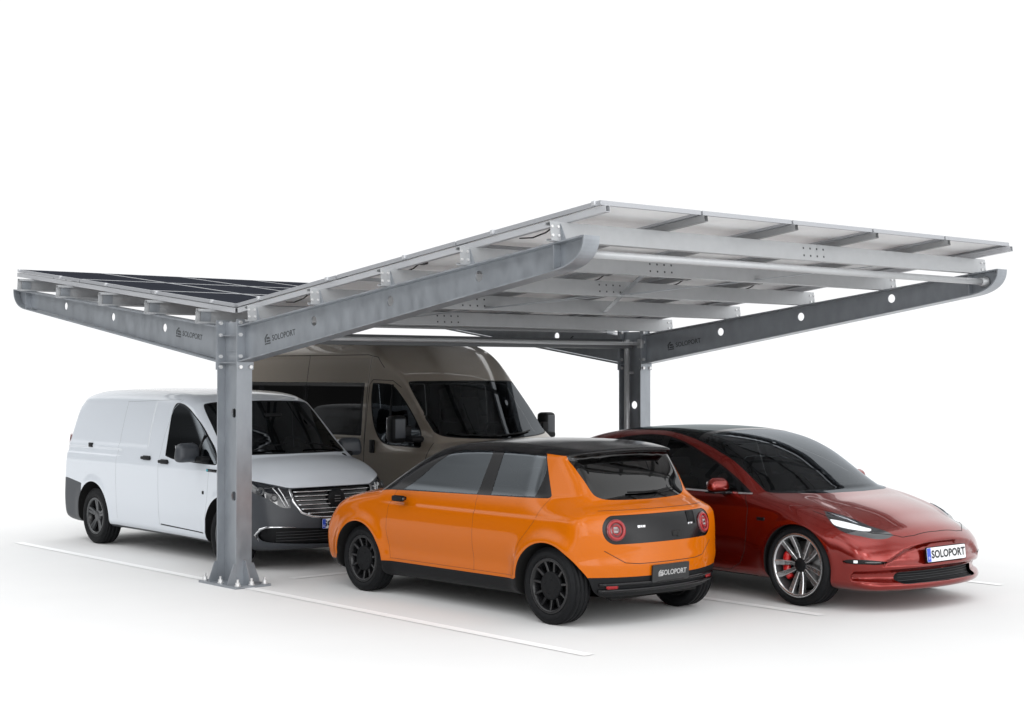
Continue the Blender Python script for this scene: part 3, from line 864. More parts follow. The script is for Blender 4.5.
# ================================================================== orange hatchback (forward = -U)
def car_honda():
    U0, YC, d = 2.26, 1.476, -1
    root = thing('hatchback_car', 'small orange hatchback with black roof and round red tail lights', 'car', (U0, YC, 0), PI)
    X = lambda u: d*(u-U0)
    T = lambda pts: [(X(p[0]),)+tuple(p[1:]) for p in pts]
    prof = cr(T([(.68,.165,'c'),(.51,.20),(.42,.27),(.38,.40),(.375,.52),(.40,.62),(.46,.71),(.55,.80),(.69,.868),(.9,.918),(1.12,.952),(1.22,.968,'c'),
                 (1.50,1.115),(1.85,1.275),(2.12,1.365),(2.40,1.408),(2.9,1.430),(3.35,1.424),(3.62,1.400),(3.79,1.376,'c'),(3.80,1.352,'c'),(3.71,1.325,'c'),
                 (3.83,1.165),(3.95,.985),(4.05,.930),(4.12,.885),(4.16,.78),(4.18,.66),(4.19,.56),(4.205,.485),(4.205,.41),(4.19,.29),(4.13,.225,'c'),(3.6,.19,'c')]), 6, True)
    fx, rx, zc = X(1.172), X(3.68), .30
    B = Body(prof, wz=[(.1,.70),(.17,.80),(.22,.835),(.30,.85),(.36,.862),(.5,.876),(.66,.878),(.80,.866),(.90,.85),(.965,.828),(1.0,.808),(1.2,.740),(1.34,.690),(1.42,.64)],
             hw=.876, bowF=[(0,.20),(.4,.24),(.7,.26),(.9,.24),(1.0,.26),(1.4,.20)], bowR=[(0,.26),(.4,.28),(.6,.24),(.8,.20),(1.0,.15),(1.3,.11),(1.42,.14)],
             crown=[(0,0),(.3,0),(.6,.03),(.95,.045),(1.4,.055)], tF=[(X(1.1),1.0,.10)], tR=[(X(3.3),1.0,.075)], k=.085, h=.02,
             wheels=[(fx,zc,.345),(rx,zc,.352)], flare=.030,
             wmod=lambda x, z: -.020*np.exp(-((z-.44)/.11)**2)*sstep(X(3.35), X(3.2), x)*(1-sstep(X(1.6), X(1.45), x)) - .17*sstep(X(3.35), X(3.98), x)*sstep(.84,1.02,z) - .011*sstep(.826,.846,z)*sstep(X(1.4),X(1.7),x))
    # ---- regions
    ORANGE, BLACK, GLASS, WIND, RWIN, SKIRT, STRIP, SEAL, HOLE, BPIL = range(10)
    SIL = np.array([(.88,.93),(.66,.949),(-1.325,.988),(-1.340,1.000),(-1.330,1.03),(-1.206,1.337),(-1.39,1.320),(-1.44,1.305),(-1.52,1.30),(-1.69,1.6),(1.26,1.6),(1.26,.962)])
    B.region(BLACK, poly_region(SIL), lambda P, N: P[:,2] > .9)
    rw = cr([(0,.968,'c'),(.34,.974),(.46,.986),(.523,1.02),(.553,1.12),(.575,1.222),(.592,1.345),(.50,1.38),(0,1.38,'c')], 5)
    B.region(RWIN, poly_region(rw, 'front'), lambda P, N: (P[:,0] < X(3.62)) & (N[:,0] < -.2) & (P[:,2] < 1.335))
    ws = cr([(0,.972,'c'),(.66,.985),(.70,1.02),(.615,1.30),(.55,1.335),(0,1.345,'c')], 5)
    B.region(WIND, poly_region(ws, 'front'), lambda P, N: (P[:,0] > X(2.3)) & (N[:,0] > .25))
    fg = cr([(.500,.962,'c'),(-.505,.978,'c'),(-.570,1.338,'c'),(-.28,1.333),(-.09,1.316),(.12,1.220),(.315,1.072)], 5, True)
    rg = cr([(-.675,.984,'c'),(-1.200,.998,'c'),(-1.245,1.20),(-1.205,1.318,'c'),(-.705,1.341,'c')], 5, True)
    for gp in (fg, rg): B.region(GLASS, poly_region(gp), side_cond(.5))
    # rear black strip (capsule), black lower skirt
    zs = .757
    def cap(x, y, z): return np.hypot(np.maximum(np.abs(y)-.515, 0), z-zs)-.112
    B.region(STRIP, cap, lambda P, N: P[:,0] < X(3.75))
    def skirt(x, y, z):
        zl = np.interp(x*d+U0, [.3,.8,.82,1.5,1.6,3.3,3.4,4.0,4.25], [.245,.27,.315,.315,.318,.326,.38,.395,.385])
        return z-zl
    B.region(SKIRT, skirt)
    for cx, R in ((fx,.345),(rx,.352)):
        B.region(HOLE, lambda x, y, z, cx=cx, R=R: np.hypot(x-cx, z-zc)-R, lambda P, N: (np.abs(P[:,1]) > .52))
    body = B.part('body', [ORANGE], M['orange'], root)
    B.part('roof', [BLACK], M['black_gloss'], root)
    B.part('windscreen', [WIND], M['glass_dark'], root, -.002)
    B.part('rear_window', [RWIN], M['glass_tint'], root, -.002)
    # side windows: one object per pane
    keep = B.reg.copy(); c = B.V[B.T].mean(1)
    for nm, sg, t in (('side_window', 1, 0), ('side_window', 1, 1), ('side_window', -1, 0), ('side_window', -1, 1)):
        m = (keep == GLASS) & (np.sign(c[:,1]) == sg) & ((c[:,0] < -.60-.15*(c[:,2]-1.16)) == bool(t))
        B.reg = np.where(m, 50, np.where(keep == GLASS, 51, keep)); B.part(nm, [50], M['glass_clear'], root, -.002)
    B.reg = keep
    sk = B.part('bumper_skirt', [SKIRT], M['black_mat'], root)
    strip = B.part('tail_panel', [STRIP], M['black_gloss'], root, -.004)
    for cx, R in ((fx,.345),(rx,.352)):
        for sg in (1,-1): wheel_well(root, B, cx, zc, R, .84, sg)
    for cx, R in ((fx,.298),(rx,.306)):
        for sg in (1,-1): make_wheel(root, cx, sg*(.752 if sg > 0 else .69), R, .20, R*.725, 'honda')
    # shut lines, crease
    gp = MB()
    for sg in (1,-1):
        for pl in (T([(1.62,.345),(1.58,.60),(1.60,.80),(1.68,.95)]), T([(2.77,.335),(2.78,.97)]), T([(3.30,.36),(3.36,.62),(3.52,.80),(3.60,.99)]), T([(1.62,.345),(3.28,.352)])):
            B.ribbon(gp, pl, 'side', .0022, .0005, sg)
    B.ribbon(gp, [(-.60,.905),(.60,.905)], 'rear', .005, .0007)
    B.ribbon(gp, [(-.62,.60),(-.45,.50),(-.33,.487),(.33,.487),(.45,.50),(.62,.60)], 'rear', .005, .0007)
    gp.build('shut_lines', M['gap'], body)
    # tail lights: red rings with white bars
    for sg in (1,-1):
        yc = sg*.512
        P, N = B.project([(yc, zs)], 'rear'); p, n = Vector(P[0]), Vector(N[0])
        mz = n; mx = Vector((0,0,1)).cross(mz).normalized(); my = mz.cross(mx)
        R = Matrix((mx, my, mz)).transposed().to_4x4(); mt = Matrix.Translation(p+n*.002) @ R
        tl = MB(); tl.lathe([(.0,.004),(.084,.004),(.088,.000),(.088,-.01)], 40, 'z'); o = tl.build('tail_light', M['lamp_red_dark'], root); o.data.transform(mt)
        rg_ = MB()
        for r0, r1, hh in ((.058,.080,.012),(.030,.042,.010)): rg_.lathe([(r0,.003),(r0,hh-.002),((r0+r1)/2,hh),(r1,hh-.002),(r1,.003)], 40, 'z')
        q = rg_.build('light_ring', M['lamp_red'], o); q.data.transform(mt)
        for zz in (.017, -.014):
            wb = MB(); wb.bbox((sg*.0-.012, zz, .010), (.036, .015, .01), .003); q = wb.build('reversing_lamp', M['lamp_dim'], o); q.data.transform(mt)
    # marks on the strip
    def on_rear(y, z, off=.002):
        P, N = B.project([(y, z)], 'rear'); p, n = Vector(P[0]), Vector(N[0])
        mx = Vector((0,0,1)).cross(n).normalized(); my = n.cross(mx)
        return Matrix.Translation(p+n*off) @ Matrix((mx, my, n)).transposed().to_4x4()
    for (y, z, ww, hh) in ((.265,.775,.085,.022),(-.315,.765,.070,.018)):
        bd = MB(); bd.bbox((-ww*.3,0,0), (ww*.42,hh,.003), .001, 1); bd.bbox((ww*.02,0,0), (ww*.16,hh,.003), .001, 1); bd.bbox((ww*.3,0,0), (ww*.3,hh*.9,.003), .001, 1)
        q = bd.build('chrome_badge', M['chrome'], strip); q.data.transform(on_rear(y, z, -.002))
    em = MB(); em.bbox((0,0,0), (.09,.042,.006), .006, 2); em.bbox((.03,-.01,.002), (.04,.04,.008), .004, 2)
    q = em.build('rear_camera', M['hole'], strip); q.data.transform(on_rear(-.11, .700, -.003))
    sq = MB(); sq.bbox((0,0,0), (.10,.105,.002), .004, 1); q = sq.build('charge_flap', M['black_mat'], strip); q.data.transform(on_rear(-.33, .812, -.003))
    # plate in its recess, reflectors, bumper bar
    number_plate(root, on_rear(0, .400, .006), .415, .125, 'SOLOPORT', False, .058)
    for sg in (1,-1):
        rf = MB(); rf.bbox((0,0,0), (.10,.034,.012), .012, 3); q = rf.build('reflector', M['lamp_red'], root); q.data.transform(on_rear(sg*.56, .318, .006))
    bar = MB()
    for z, r in ((.335,.014),(.285,.016)):
        P, N = B.project([(y, z) for y in np.linspace(-.66,.66,24)], 'rear'); bar.tube([Vector(p)+Vector(n)*.004 for p, n in zip(P, N)], r, 8)
    bar.build('bumper_bar', M['black_gloss'], sk)
    # wiper, spoiler lip, camera mirrors, front lamps
    wp = MB(); P, N = B.project([(y, 1.015+.02*abs(y)) for y in np.linspace(-.16,.20,10)], 'rear'); wp.tube([Vector(p)+Vector(n)*.015 for p, n in zip(P, N)], .008, 6)
    wp.build('rear_wiper', M['black_mat'], root)
    for sg in (1,-1):
        P, N = B.project(T([(1.80,.90)]), 'side', sg); p = Vector(P[0])
        mr = MB(); mr.bbox(p+Vector((-.01, sg*.075, -.012)), (.14,.06,.052), .018, 3); mr.bbox(p+Vector((0, sg*.025, -.015)), (.07,.09,.03), .01, 2)
        q = mr.build('camera_mirror', M['black_mat'], root)
        ln = MB(); ln.lathe([(0,.0),(.014,.0),(.014,-.012),(0,-.012)], 16, 'x', (p.x-.086, p.y+sg*.08, p.z-.012)); ln.build('camera_lens', M['lamp_glass'], q)
        P, N = B.project(T([(.545,.745)]), 'side', sg); p, n = Vector(P[0]), Vector(N[0])
        am = MB(); am.bbox(p, (.05,.016,.085), .008, 3, n.to_track_quat('Y','Z').to_matrix()); am.build('amber_repeater', M['lamp_amber'], root)
        P, N = B.project([(sg*.50,.62)], 'front'); p, n = Vector(P[0]), Vector(N[0])
        hl = MB(); hl.lathe([(0,.006),(.075,.006),(.085,0),(.085,-.02)], 32, 'x'); q = hl.build('headlight', M['lamp_clear'], root)
        q.data.transform(Matrix.Translation(p) @ n.to_track_quat('X','Z').to_matrix().to_4x4())
    # cabin
    for y in (.36,-.36): seat(root, X(2.55), y, .36, .46)
    bs = MB(); bs.bbox((X(3.36), 0, .52), (.42,1.15,.16), .05, 3); bs.bbox((X(3.60), 0, .74), (.14,1.15,.46), .05, 3, Matrix.Rotation(-.2,3,'Y')); bs.build('rear_bench', M['seat'], root)
    dm = MB(); dm.bbox((X(1.72), 0, .80), (.42,1.34,.22), .05, 3); dm.bbox((X(2.6),0,.25), (2.2,1.3,.06), .01, 1); dm.build('dashboard', M['trim'], root)
    steering(root, X(2.02), .36, .86)
    return root, B

# ================================================================== red saloon (forward = +U, slightly turned)
def car_tesla():
    U0, YC = 2.85, 3.868
    root = thing('saloon_car', 'dark red saloon with black glass roof and silver multi-spoke wheels', 'car', (U0, YC, 0), math.radians(-2.2))
    X = lambda u: u-U0
    T = lambda pts: [(X(p[0]),)+tuple(p[1:]) for p in pts]
    prof = cr(T([(.75,.19,'c'),(.52,.26),(.43,.42),(.40,.62),(.39,.80),(.40,.93),(.46,1.01),(.62,1.075),(.95,1.215),(1.35,1.362),(1.75,1.440),(2.2,1.474),(2.65,1.478),(3.05,1.450),(3.40,1.385),(3.70,1.283),(3.97,1.150),(4.16,1.045),(4.31,.962,'c'),
                 (4.45,.935),
                 (4.64,.895),(4.86,.822),(5.05,.725),(5.17,.635),(5.25,.54),(5.275,.45),(5.27,.37),(5.25,.31),(5.255,.265),(5.28,.225),(5.26,.185),(5.12,.165,'c'),(4.3,.185,'c')]), 6, True)
    fx, rx, zc, R = X(4.402), X(1.43), .342, .358
    def bump(x, z):     # shoulder over the wheels
        return .0*x
    B = Body(prof, wz=[(.1,.80),(.18,.875),(.24,.905),(.34,.915),(.5,.93),(.68,.932),(.80,.922),(.90,.895),(.94,.868),(1.0,.83),(1.2,.735),(1.38,.640),(1.48,.55)],
             hw=.935, bowF=[(0,.34),(.25,.34),(.4,.34),(.6,.36),(.8,.48),(.95,.66),(1.1,.70),(1.3,.66),(1.48,.45)], bowR=[(0,.20),(.9,.20),(1.2,.26),(1.48,.2)],
             crown=[(0,0),(.3,0),(.5,.03),(.7,.045),(.95,.03),(1.2,.05),(1.48,.075)], tF=[(X(4.35),1.0,.16)], tR=[(X(1.6),1.0,.07)], k=.10, h=.0225,
             wheels=[(fx,zc,R),(rx,zc,R)], flare=.018,
             wmod=lambda x, z: -.016*np.exp(-((z-.40)/.11)**2)*sstep(X(1.8), X(2.1), x)*(1-sstep(X(3.7), X(3.95), x)),
             mod=lambda x, y, z, f: tesla_mod(x-X(5.2), y, z, f))
    RED, GLW, GLR, SIDE, BLACKT, HEAD, SLOT, GRILLE, HOLE, SILL, DRL = range(11)
    # roof glass / windscreen seen from above
    tops = cr(T([(4.385,0,'c'),(4.365,.20),(4.30,.44),(4.15,.632),(3.965,.775),(3.81,.757),(3.62,.732),(3.33,.696),(3.06,.652),(2.84,.615),(2.51,.560),(1.9,.53),(1.2,.50),(.80,.47),(.74,.30),(.72,0,'c')]), 6)
    full = np.array(list(tops)+[(p[0], -p[1]) for p in tops[::-1]])
    B.region(GLR, lambda x, y, z: poly_sdf(x, y, full), lambda P, N: (P[:,2] > .88) & (N[:,2] > .1))
    sp = np.array(T([(2.95,-2),(2.95,2),(6,2),(6,-2)]))
    B.region(GLW, lambda x, y, z: X(3.02)-x, lambda P, N: P[:,2] > .88, over=[GLR])
    B.region(BLACKT, lambda x, y, z: np.abs(x-X(3.02))-.045, lambda P, N: P[:,2] > 1.2, over=[GLR, GLW])
    win = cr(T([(3.845,.926,'c'),(3.35,.922),(2.4,.925),(1.75,.955),(1.33,1.03),(1.22,1.095,'c'),(1.45,1.205),(1.80,1.322),(2.15,1.385),(2.48,1.395),(2.79,1.350),(3.12,1.248),(3.35,1.168),(3.60,1.058)]), 6, True)
    B.region(BLACKT, poly_region(win), side_cond(.4))
    wf = shrink(cr(T([(3.79,.936,'c'),(3.35,.932),(2.58,.934,'c'),(2.62,1.376,'c'),(2.79,1.338),(3.12,1.236),(3.35,1.156),(3.59,1.046)]), 6, True), .004)
    wr = cr(T([(2.50,.936,'c'),(1.78,.965),(1.40,1.035),(1.30,1.10,'c'),(1.5,1.20),(1.82,1.312),(2.15,1.372),(2.53,1.385,'c')]), 6, True)
    for g_ in (wf, wr): B.region(SIDE, poly_region(g_), side_cond(.4))
    # headlights (seen from above/side), in (x, y)
    hd = cr([(1.695,.732,'c'),(1.847,.659),(2.024,.580),(2.151,.517),(2.236,.482,'c'),(2.225,.56),(2.178,.650),(2.09,.735),(1.986,.808),(1.88,.82),(1.79,.79)], 6, True)
    B.region(HEAD, poly_region(hd, 'top'), lambda P, N: (P[:,2] > .56) & (P[:,0] > X(4.4)))
    slot = [(.935,.425),(.93,.372),(.60,.350),(.53,.362),(.60,.388)]
    drl = cr([(1.800,.785,'c'),(1.876,.738),(2.005,.663),(2.085,.590,'c'),(2.105,.62),(2.061,.690),(1.954,.775),(1.87,.81)], 5, True)
    B.region(DRL, poly_region(drl, 'top'), lambda P, N: (P[:,2] > .56) & (P[:,0] > X(4.4)), over=[HEAD])
    slot = cr([(.625,.418),(.70,.402),(.80,.404),(.875,.408),(.88,.436),(.82,.443),(.72,.434)], 5, True)
    B.region(SLOT, poly_region(slot, 'front'), lambda P, N: P[:,0] > X(4.75))
    gr = cr([(0,.337,'c'),(.25,.336),(.42,.331),(.520,.322),(.545,.275),(.51,.238),(.35,.236),(0,.236,'c')], 5)
    B.region(GRILLE, poly_region(gr, 'front'), lambda P, N: P[:,0] > X(4.75))
    B.region(SILL, lambda x, y, z: z-np.where((x > X(3.9)) | (x < X(1.8)), .165, .205))
    for cx in (fx, rx):
        B.region(HOLE, lambda x, y, z, cx=cx: np.hypot(x-cx, z-zc)-R, lambda P, N: np.abs(P[:,1]) > .54)
    body = B.part('body', [RED], M['red'], root)
    B.part('windscreen', [GLW], M['glass_dark'], root, -.001)
    B.part('glass_roof', [GLR], M['glass_roof'], root, -.001)
    B.part('window_frame', [BLACKT], M['black_gloss'], root)
    keep = B.reg.copy(); c = B.V[B.T].mean(1)
    for sg in (1,-1):
        for fr_ in (0,1):
            m = (keep == SIDE) & (np.sign(c[:,1]) == sg) & ((c[:,0] > X(2.56)) == bool(fr_))
            B.reg = np.where(m, 50, np.where(keep == SIDE, 51, keep)); B.part('side_window', [50], M['glass_dark'], root, -.002)
        m = (keep == HEAD) & (np.sign(c[:,1]) == sg)
        B.reg = np.where(m, 50, np.where(keep == HEAD, 51, keep)); h = B.part('headlight', [50], M['lamp_glass'], root)
        # bright reflector bar and daylight strip lying in the lamp
        def at(x, y, off): 
            P, N = B.project([(x, y*sg)], 'top'); return Vector(P[0])+Vector(N[0])*off
        m = (keep == DRL) & (np.sign(c[:,1]) == sg); B.reg = np.where(m, 50, np.where(keep == DRL, 51, keep)); B.part('lamp_reflector', [50], M['lamp_white'], h, .001)
        st = MB(); st.tube([at(u, v, .003) for u, v in ((1.73,.735),(1.80,.715),(1.90,.68),(1.985,.645))], [.004,.007,.007,.003], 6); st.build('light_strip', M['lamp_clear'], h)
        m = (keep == SLOT) & (np.sign(c[:,1]) == sg)
        B.reg = np.where(m, 50, np.where(keep == SLOT, 51, keep)); h = B.part('fog_light', [50], M['black_gloss'], root, -.012)
        P, N = B.project([(sg*.845,.424)], 'front'); p, n = Vector(P[0]), Vector(N[0])
        fl = MB(); fl.bbox(p-n*.002, (.02,.036,.024), .006, 2, n.to_track_quat('X','Z').to_matrix()); fl.build('fog_lens', M['lamp_white'], h)
        ch = MB(); P, N = B.project([(sg*q, .419+.012*(q-.7)) for q in np.linspace(.69,.80,8)], 'front'); ch.tube([Vector(p)+Vector(n)*.001 for p, n in zip(P, N)], .004, 6); ch.build('slot_blade', M['disc'], h)
    B.reg = keep
    grl = B.part('lower_grille', [GRILLE], M['black_mat'], root, -.03)
    sl = MB()
    for i in range(5):
        z = .250+i*.0175; P, N = B.project([(y, z) for y in np.linspace(-.50,.50,30)], 'front'); sl.tube([Vector(p)-Vector(n)*.022 for p, n in zip(P, N)], .0035, 5)
    sl.build('grille_slats', M['dark_steel'], grl)
    B.part('sill', [SILL], M['black_mat'], root)
    for cx in (fx, rx):
        for sg in (1,-1):
            wheel_well(root, B, cx, zc, R, .92, sg); make_wheel(root, cx, sg*.808, .345, .245, .278, 'tesla')
    gp = MB()
    for sg in (1,-1):
        for pl in (T([(3.79,.905),(3.85,.80),(3.835,.55),(3.80,.42),(3.74,.30),(3.62,.235)]), T([(2.55,.925),(2.58,.60),(2.60,.26)]), T([(1.30,.96),(1.42,.75),(1.62,.52),(1.76,.33)]), T([(1.95,.235),(3.62,.235)])):
            B.ribbon(gp, pl, 'side', .005, .0007, sg)
    B.ribbon(gp, [(X(4.48),-.795),(X(4.78),-.745),(X(4.98),-.63),(X(5.13),-.42),(X(5.155),-.3),(X(5.165),0),(X(5.155),.3),(X(5.13),.42),(X(4.98),.63),(X(4.78),.745),(X(4.48),.795)], 'top', .006, .0007)
    gp.build('shut_lines', M['gap'], body)
    cb = MB()
    for sg in (1,-1): B.ribbon(cb, T([(1.45,.985),(1.78,.948),(2.4,.920),(3.35,.916),(3.85,.921)]), 'side', .016, .004, sg)
    cb.build('chrome_trim', M['chrome'], body)
    rr = MB()
    for sg in (1,-1): B.ribbon(rr, [(X(u), sg*v) for u, v in ((3.93,.772),(3.81,.757),(3.62,.732),(3.33,.696),(3.06,.652),(2.84,.615),(2.51,.560),(1.9,.53))], 'top', .012, .001)
    rr.build('roof_seal', M['black_mat'], body)
    # mirrors, handles, badge, plate, wipers
    for sg in (1,-1):
        p = Vector((X(3.55), sg*.90, .945))
        mr = MB(); mr.bbox(p+Vector((0, sg*.085, .045)), (.13,.235,.122), .05, 4, Matrix.Rotation(.10*sg, 3, 'Z'), taper=(.70,.84)); q = mr.build('wing_mirror', M['red'], root)
        fo = MB(); fo.bbox(p+Vector((.03, sg*-.02, -.025)), (.09,.16,.03), .012, 2); fo.bbox(p+Vector((0, sg*.08, -.021)), (.12,.22,.016), .006, 2); fo.build('mirror_foot', M['black_gloss'], q)
        mg = MB(); mg.bbox(p+Vector((-.063, sg*.085, .035)), (.004,.14,.07), .0015, 1, Matrix.Rotation(.10*sg, 3, 'Z')); mg.build('mirror_glass', M['chrome'], q)
        hd_ = MB()
        for u in (2.78, 1.86):
            P, N = B.project(T([(u,.80)]), 'side', sg); hd_.bbox(Vector(P[0]), (.21,.010,.026), .004, 2)
        hd_.build('door_handle', M['chrome'], root)
        cm = MB(); P, N = B.project(T([(4.005,.715)]), 'side', sg); cm.bbox(Vector(P[0]), (.09,.012,.030), .005, 2); cm.build('side_repeater', M['black_gloss'], root)
        tl = MB(); P, N = B.project([(sg*q, .93) for q in np.linspace(.42,.80,10)], 'rear'); tl.tube([Vector(p) for p in P], .035, 8); tl.build('tail_light', M['lamp_red'], root)
    P, N = B.project([(0,.462)], 'front'); p = Vector(P[0])
    mt = Matrix.Translation(p+Vector((.022,0,0))) @ Matrix(((0,0,1),(1,0,0),(0,1,0))).to_4x4() @ Matrix.Rotation(-.10, 4, 'X')
    number_plate(root, mt, .545, .118, 'SOLOPORT', True, .090)
    # cabin
    for y in (.37,-.37): seat(root, X(2.85), y, .34, .50)
    bs = MB(); bs.bbox((X(1.95), 0, .46), (.48,1.30,.16), .05, 3); bs.bbox((X(1.66), 0, .74), (.15,1.25,.56), .05, 3, Matrix.Rotation(-.3,3,'Y')); bs.build('rear_bench', M['seat'], root)
    dm = MB(); dm.bbox((X(3.72), 0, .80), (.40,1.42,.16), .05, 3); dm.bbox((X(2.6),0,.26), (2.7,1.5,.06), .01, 1); dm.build('dashboard', M['trim'], root)
    sc_ = MB(); sc_.bbox((X(3.46), 0, .93), (.02,.38,.22), .006, 2, Matrix.Rotation(-.15,3,'Y')); sc_.build('centre_screen', M['black_gloss'], root)
    steering(root, X(3.36), .37, .86)
    return root, B
def tesla_mod(x, y, z, f):
    """nose details; x from the tip"""
    # recess round the number plate, tapering out to the sides (the pouting lower lip)
    a = np.abs(y)
    rec = np.maximum(z-np.interp(a, [0,.15,.27,.38,.47,.56,.635,.72], [.577,.574,.562,.545,.523,.475,.423,.36]), .385-z)
    f = f+.036*sstep(.008, -.045, rec)*sstep(-.6, -.25, x)
    # fold under the bumper: shadowed intake and lip
    rec2 = np.maximum(np.abs(z-.302)-np.interp(a, [0,.5,.85], [.062,.05,.034]), a-.84)
    f = f+.034*sstep(.010, -.018, rec2)*sstep(-.75, -.45, x)
    # lower the bonnet between raised wings
    f = f+.020*sstep(-1.0, -.7, x)*sstep(-.05,-.3, x)*sstep(.70,.56,a)*sstep(.62,.70,z)*(z < .98)
    return f

# ================================================================== white panel van (forward = +U)
def car_van():
    U0, YC = -2.78, 1.445
    root = thing('panel_van', 'white panel van with grey bumpers and chrome slatted grille', 'van', (U0, YC, 0), 0)
    X = lambda u: u-U0
    T = lambda pts: [(X(p[0]),)+tuple(p[1:]) for p in pts]
    prof = cr(T([(-4.7,.22,'c'),(-4.90,.25),(-4.955,.33),(-4.96,.50),(-4.94,.72),(-4.89,1.17),(-4.80,1.52),(-4.73,1.66),(-4.58,1.75),(-4.2,1.80),(-3.3,1.812),(-2.5,1.800),(-2.1,1.765),(-1.86,1.70,'c'),
                 (-1.55,1.48),(-1.25,1.265),(-1.02,1.125,'c'),(-.80,1.075),(-.62,.995),(-.50,.905),(-.435,.83),(-.40,.72),(-.375,.60),(-.355,.46),(-.36,.32),(-.39,.225),(-.60,.19,'c'),(-2,.22,'c')]), 6, True)
    fx, rx, zc, R = X(-1.13), X(-4.055), .322, .385
    B = Body(prof, wz=[(.15,.80),(.22,.845),(.30,.862),(.5,.880),(.75,.888),(.95,.888),(1.05,.880),(1.10,.868),(1.3,.83),(1.55,.775),(1.68,.735),(1.80,.66)],
             hw=.888, bowF=[(0,.26),(.5,.27),(.8,.27),(1.0,.30),(1.2,.30),(1.8,.26)], bowR=[(0,.10),(.9,.10),(1.8,.10)], crown=[(0,0),(.5,0),(.8,.03),(1.05,.07),(1.6,.05),(1.8,.045)],
             tF=[(X(-1.35),1.0,.13)], tR=[(X(-4.6),1.0,.05)], k=.10, h=.0235, wheels=[(fx,zc,R),(rx,zc,R)], flare=.012,
             wmod=lambda x, z: -.012*sstep(.02,.0,np.abs(z-1.085)-.028)*sstep(X(-3.3), X(-3.5), x)*sstep(X(-5.0), X(-4.85), x)
                               -.014*sstep(.03,-.03, np.maximum(np.abs(x-X(-3.78))-.98, np.abs(z-1.42)-.245)))
    WHITE, GREY, WIND, SIDE, SEAL, HEAD, GRILLE, INTAKE, HOLE = range(9)
    def grey(x, y, z):
        u = x+U0
        zl = np.interp(u, [-5.3,-4.70,-4.34,-4.339,-1.45,-1.449,-.95,-.75,-.50,-.30], [.755,.742,.692,.262,.245,.262,.74,.72,.70,.74])
        return z-zl
    B.region(GREY, grey)
    # front: everything under the bonnet edge between the lamps
    B.region(GREY, lambda x, y, z: np.maximum(z-np.interp(np.abs(y), [0,.5,.65,.78,.89], [.832,.828,.868,.90,.935]), X(-1.0)-x), lambda P, N: (N[:,0] > .06))
    ws = cr([(0,1.152,'c'),(.50,1.148),(.69,1.140),(.735,1.160),(.715,1.26),(.690,1.44),(.665,1.60),(.635,1.648),(.40,1.668),(0,1.676,'c')], 5)
    B.region(SEAL, lambda x, y, z: poly_sdf(np.abs(y), z, ws)-.012, lambda P, N: (P[:,0] > X(-2.2)) & (N[:,0] > .3))
    B.region(WIND, poly_region(ws, 'front'), lambda P, N: (P[:,0] > X(-2.2)) & (N[:,0] > .3))
    win = cr([(1.455,1.046,'c'),(1.06,1.053),(.62,1.069),(.415,1.10,'c'),(.408,1.27),(.392,1.58),(.43,1.648),(.53,1.650),(.64,1.628),(.79,1.570),(1.007,1.440),(1.203,1.288),(1.36,1.157)], 6, True)
    B.region(SEAL, lambda x, y, z: poly_sdf(x, z, win)-.010, side_cond(.5))
    B.region(SIDE, poly_region(win), side_cond(.5))
    hd = cr([(.868,.930,'c'),(.776,.900),(.676,.860),(.564,.822),(.506,.818,'c'),(.508,.72),(.512,.630,'c'),(.560,.632),(.610,.645),(.696,.712),(.813,.782),(.87,.80)], 5, True)
    B.region(HEAD, poly_region(hd, 'front'), lambda P, N: (P[:,0] > X(-1.0)))
    gr = cr([(0,.826,'c'),(.30,.824),(.488,.815,'c'),(.470,.69),(.400,.590),(.30,.550),(.215,.540),(0,.533,'c')], 5)
    B.region(GRILLE, poly_region(gr, 'front'), lambda P, N: (P[:,0] > X(-.8)))
    it = cr([(0,.408,'c'),(.44,.428),(.70,.437),(.762,.425),(.795,.363),(.76,.305),(.60,.283),(.424,.270),(0,.250,'c')], 5)
    B.region(INTAKE, poly_region(it, 'front'), lambda P, N: (P[:,0] > X(-.9)) & (N[:,0] > .3))
    for cx in (fx, rx):
        B.region(HOLE, lambda x, y, z, cx=cx: np.hypot(x-cx, z-zc-.02)-R, lambda P, N: np.abs(P[:,1]) > .52)
    body = B.part('body', [WHITE], M['white'], root)
    bm_ = B.part('bumper', [GREY], M['grey_plastic'], root)
    B.part('windscreen', [WIND], M['glass_dark'], root, -.001)
    sl_ = B.part('window_seal', [SEAL], M['black_mat'], body)
    keep = B.reg.copy(); c = B.V[B.T].mean(1)
    for sg in (1,-1):
        m = (keep == SIDE) & (np.sign(c[:,1]) == sg); B.reg = np.where(m, 50, np.where(keep == SIDE, 51, keep)); B.part('side_window', [50], M['glass_clear'], root, -.002)
        m = (keep == HEAD) & (np.sign(c[:,1]) == sg); B.reg = np.where(m, 50, np.where(keep == HEAD, 51, keep)); h = B.part('headlight', [50], M['lamp_glass'], root, -.004)
        st = MB()
        for q in (0, .028):
            P, N = B.project([(sg*(y+q*.8), z) for y, z in ((.60+q,.828),(.572+q*.6,.76),(.548+q*.4,.69),(.532+q*.4,.648))], 'front'); st.tube([Vector(p)+Vector(n)*.002 for p, n in zip(P, N)], .0055, 6)
        st.build('light_strip', M['lamp_white'], h)
        for y, z, r in ((.655,.735,.040),(.765,.800,.045)):
            P, N = B.project([(sg*y, z)], 'front'); p, n = Vector(P[0]), Vector(N[0])
            lm_ = MB(); lm_.lathe([(0,-.01),(r*.5,-.006),(r*.8,.002),(r,.004),(r,-.01)], 24, 'x'); o = lm_.build('lamp_reflector', M['grey_rim'], h)
            o.data.transform(Matrix.Translation(p) @ n.to_track_quat('X','Z').to_matrix().to_4x4())
    B.reg = keep
